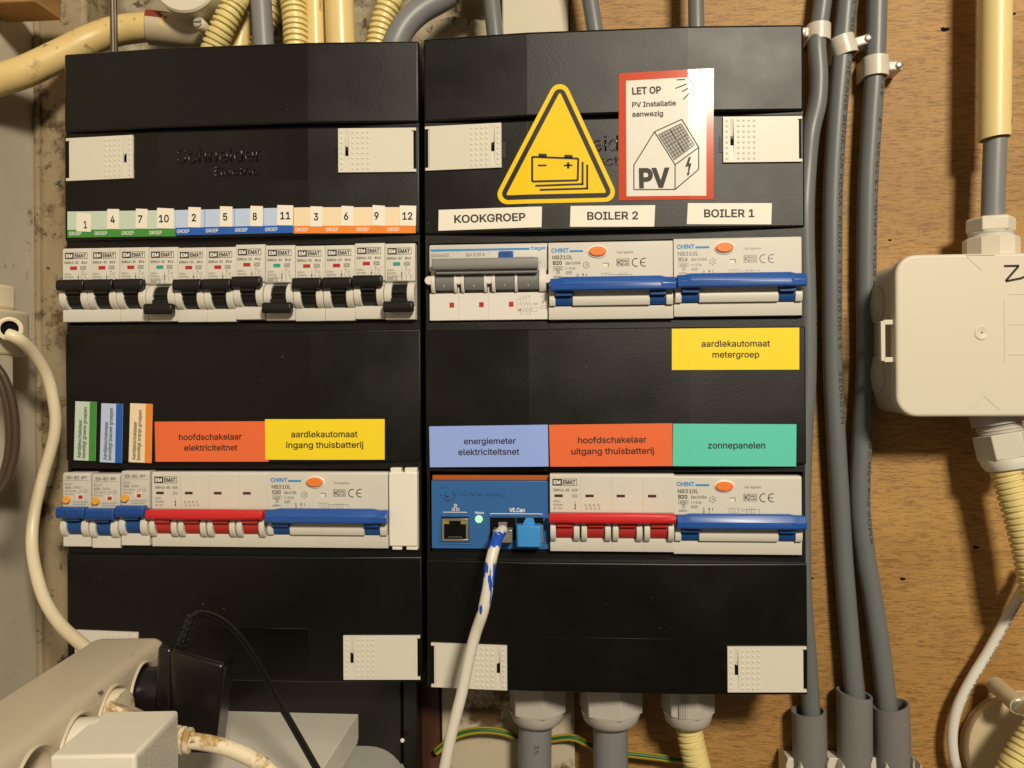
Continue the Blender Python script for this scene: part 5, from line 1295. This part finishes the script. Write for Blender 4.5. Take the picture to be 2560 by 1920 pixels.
# power strip: a rounded bar running towards the viewer with round sockets on its right face
PS = Vector((59, -64, -145)); AXS = math.atan2(.09, 1)
ps = thing('power_strip', 'large cream power strip with round sockets at the lower left', 'power strip', PS, (0, 0, AXS))
LEN, WD, HT, SR, SZ = 250.0, 37.0, 48.0, 14.2, -19.0
SOCK = [29.5, 60, 90.5, 121.5, 152]
def strip_mesh():
    r_ = 7; pr = []
    for sx, sz, a0 in ((1, 1, 0), (-1, 1, 90), (-1, -1, 180), (1, -1, 270)):
        for k in range(7):
            a = math.radians(a0+15*k); rr = 6.5 if sx > 0 else 3
            pr.append((WD/2+sx*(WD/2-rr)+rr*math.cos(a), -HT/2+sz*(HT/2-rr)+rr*math.sin(a)))
    body = MB(); n = len(pr); vs = []; cx, cz = WD/2, -HT/2
    for y, s_ in ((0, .84), (-2, .95), (-6, 1.0), (-LEN, 1.0)):
        for x, z_ in pr: vs.append((cx+(x-cx)*s_, y, cz+(z_-cz)*(1-(1-s_)*.6)))
    body.add(vs, [(i*n+k, i*n+(k+1) % n, (i+1)*n+(k+1) % n, (i+1)*n+k) for i in range(3) for k in range(n)]+[tuple(range(n)), tuple(range(3*n, 4*n))])
    o = body.build('shell', 'strip_cream', ps, sharp=50)
    cuts = []
    for y in SOCK:
        c_ = MB().lathe([(SR-2, -15), (SR-1, 0), (SR-.2, 6), (SR, 20)], (WD-2, -y, SZ), (1, 0, 0), n=44).build('cutter', 'strip_cream', ps)
        m_ = o.modifiers.new('socket', 'BOOLEAN'); m_.object = c_; m_.operation = 'DIFFERENCE'; m_.solver = 'EXACT'; cuts.append(c_)
    dg = bpy.context.evaluated_depsgraph_get(); dg.update()
    me = bpy.data.meshes.new_from_object(o.evaluated_get(dg)); o.modifiers.clear(); o.data = me
    for c_ in cuts: bpy.data.objects.remove(c_)
    me.polygons.foreach_set('use_smooth', [True]*len(me.polygons)); me.set_sharp_from_angle(angle=math.radians(40))
strip_mesh()
for y in SOCK:
    rg = MB(); n = 44; vs = []
    for r_, x in ((SR+1.3, -.8), (SR+1.1, .5), (SR+.4, .9), (SR-.5, .3), (SR-.9, -2)):
        for k in range(n):
            a = 2*math.pi*k/n; zz_ = SZ+r_*math.sin(a); xx = WD+x
            over = max(0.0, zz_+6.5); xx -= (6.5-math.sqrt(max(0, 42.25-min(over, 6.5)**2)))
            vs.append((xx, -y+r_*math.cos(a), zz_))
    so = rg.add(vs, [(i*n+k, i*n+(k+1) % n, (i+1)*n+(k+1) % n, (i+1)*n+k) for i in range(4) for k in range(n)]).build('socket_rim', 'strip_cream', ps, sharp=60)
    if y == SOCK[3]:
        for dy in (-9.5, 9.5): MB().lathe([(2.6, 0), (2.6, .5)], (WD-16.6, -y+dy*.7, SZ), (1, 0, 0), n=16).build('pin_hole', 'dark_hole', so)
RZ = Matrix.Rotation(AXS, 3, 'Z')
def sock_world(y, out=0.0, dz=0.0): return PS+RZ @ Vector((WD+out, -y, SZ+dz))
AX = RZ @ Vector((1, 0, 0))
# black adapter in the first socket
s1 = sock_world(SOCK[0], -8); ad = thing('power_adapter', 'black wall adapter plugged into the end of the power strip', 'adapter', s1)
rel = lambda px, py, y: tuple(at(px, py, y)-s1)
MB().lathe([(12.4, 0), (12.4, 33), (12.0, 34)], (0, 0, 0), tuple(AX), n=40).build('plug', 'black_gloss', ad)
MB().hexa([rel(427, 1622, -112), rel(563, 1660, -112), rel(537, 1888, -112), rel(432, 1880, -112), rel(424, 1608, -74), rel(590, 1634, -74), rel(562, 1862, -74), rel(430, 1860, -74)]).build('body', 'black_gloss', ad, bevel=2.6, seg=4)
MB().hexa([rel(396, 1612, -107), rel(431, 1620, -107), rel(431, 1875, -107), rel(385, 1850, -107), rel(404, 1602, -76), rel(436, 1608, -76), rel(436, 1858, -76), rel(395, 1838, -76)]).build('plug_flange', 'black_gloss', ad, bevel=2.2, seg=3)
bt_ = [at(452, 1622, -92), at(460, 1596, -92), at(472, 1566, -91), at(480, 1540, -90)]
MB().tube([tuple(v_-s1) for v_ in bt_], 2.1, n=12, ribs=(3.0, .9)).build('strain_relief', 'black_handle', ad)
lead = [(478, 1545, -90), (484, 1536, -89), (510, 1536, -86), (548, 1553, -82), (590, 1590, -78), (634, 1650, -75), (675, 1725, -74), (715, 1795, -76), (755, 1865, -80), (800, 1945, -86)]
for nm, dx_ in (('lead_core', 0), ('lead_core', 1)):
    MB().tube([tuple(v_-s1+Vector((1.35*dx_, .4*dx_, .9*dx_))) for v_ in [Vector(q_) for q_ in pxpath(lead)]], .95, n=10).build(nm, 'black_gloss', ad)
# white charger in the third socket
s3 = sock_world(SOCK[2], -8); ch = thing('charger', 'boxy white charger plugged into the power strip', 'charger', s3, (0, 0, AXS*1.1))
MB().lathe([(12.6, 0), (12.6, 16), (12, 16.6)], (0, 0, 0), (1, 0, 0), n=40).build('plug', 'charger_white', ch)
MB().box(13.5, 45.5, -32, 9.5, -36, 12.0).build('body', 'charger_white', ch, bevel=1.3, seg=3)
MB().box(45.52, 45.6, -30, 7.5, -34, 9.5).build('rating_print', 'charger_print', ch)
# dirty angled plug in the second socket
s2 = sock_world(SOCK[1], -6); dp = thing('angled_plug', 'dirty cream plug with stained cable in the second socket', 'plug', s2)
rel = lambda px, py, y: tuple(at(px, py, y)-s2)
MB().lathe([(13.0, 0), (13.0, 9), (12.2, 10)], (0, 0, 0), tuple(AX), n=40).build('plug', 'dirty_cable', dp)
MB().hexa([rel(262, 1752, -136), rel(392, 1812, -136), rel(392, 1890, -136), rel(262, 1880, -136), rel(283, 1738, -116), rel(398, 1794, -116), rel(400, 1870, -116), rel(285, 1860, -116)]).build('body', 'dirty_cable', dp, bevel=2.5, seg=3)
cab = [Vector(q_)-s2 for q_ in pxpath([(385, 1840, -128), (430, 1850, -128), (480, 1852, -127), (540, 1862, -126), (600, 1882, -126), (655, 1912, -127), (710, 1960, -128)])]
MB().tube([tuple(q_) for q_ in cab], 3.5, n=18).build('cable', 'dirty_cable', dp)
d_ = (cab[2]-cab[1]).normalized()
for k in range(4): MB().lathe([(6.4-k*.35, 0), (6.6-k*.35, .4), (6.6-k*.35, 1.7), (6.2-k*.35, 2.1)], tuple(cab[1]+d_*(k*2.7-2.0)), tuple(d_), n=22).build('strain_ring', 'dirty_cable', dp)
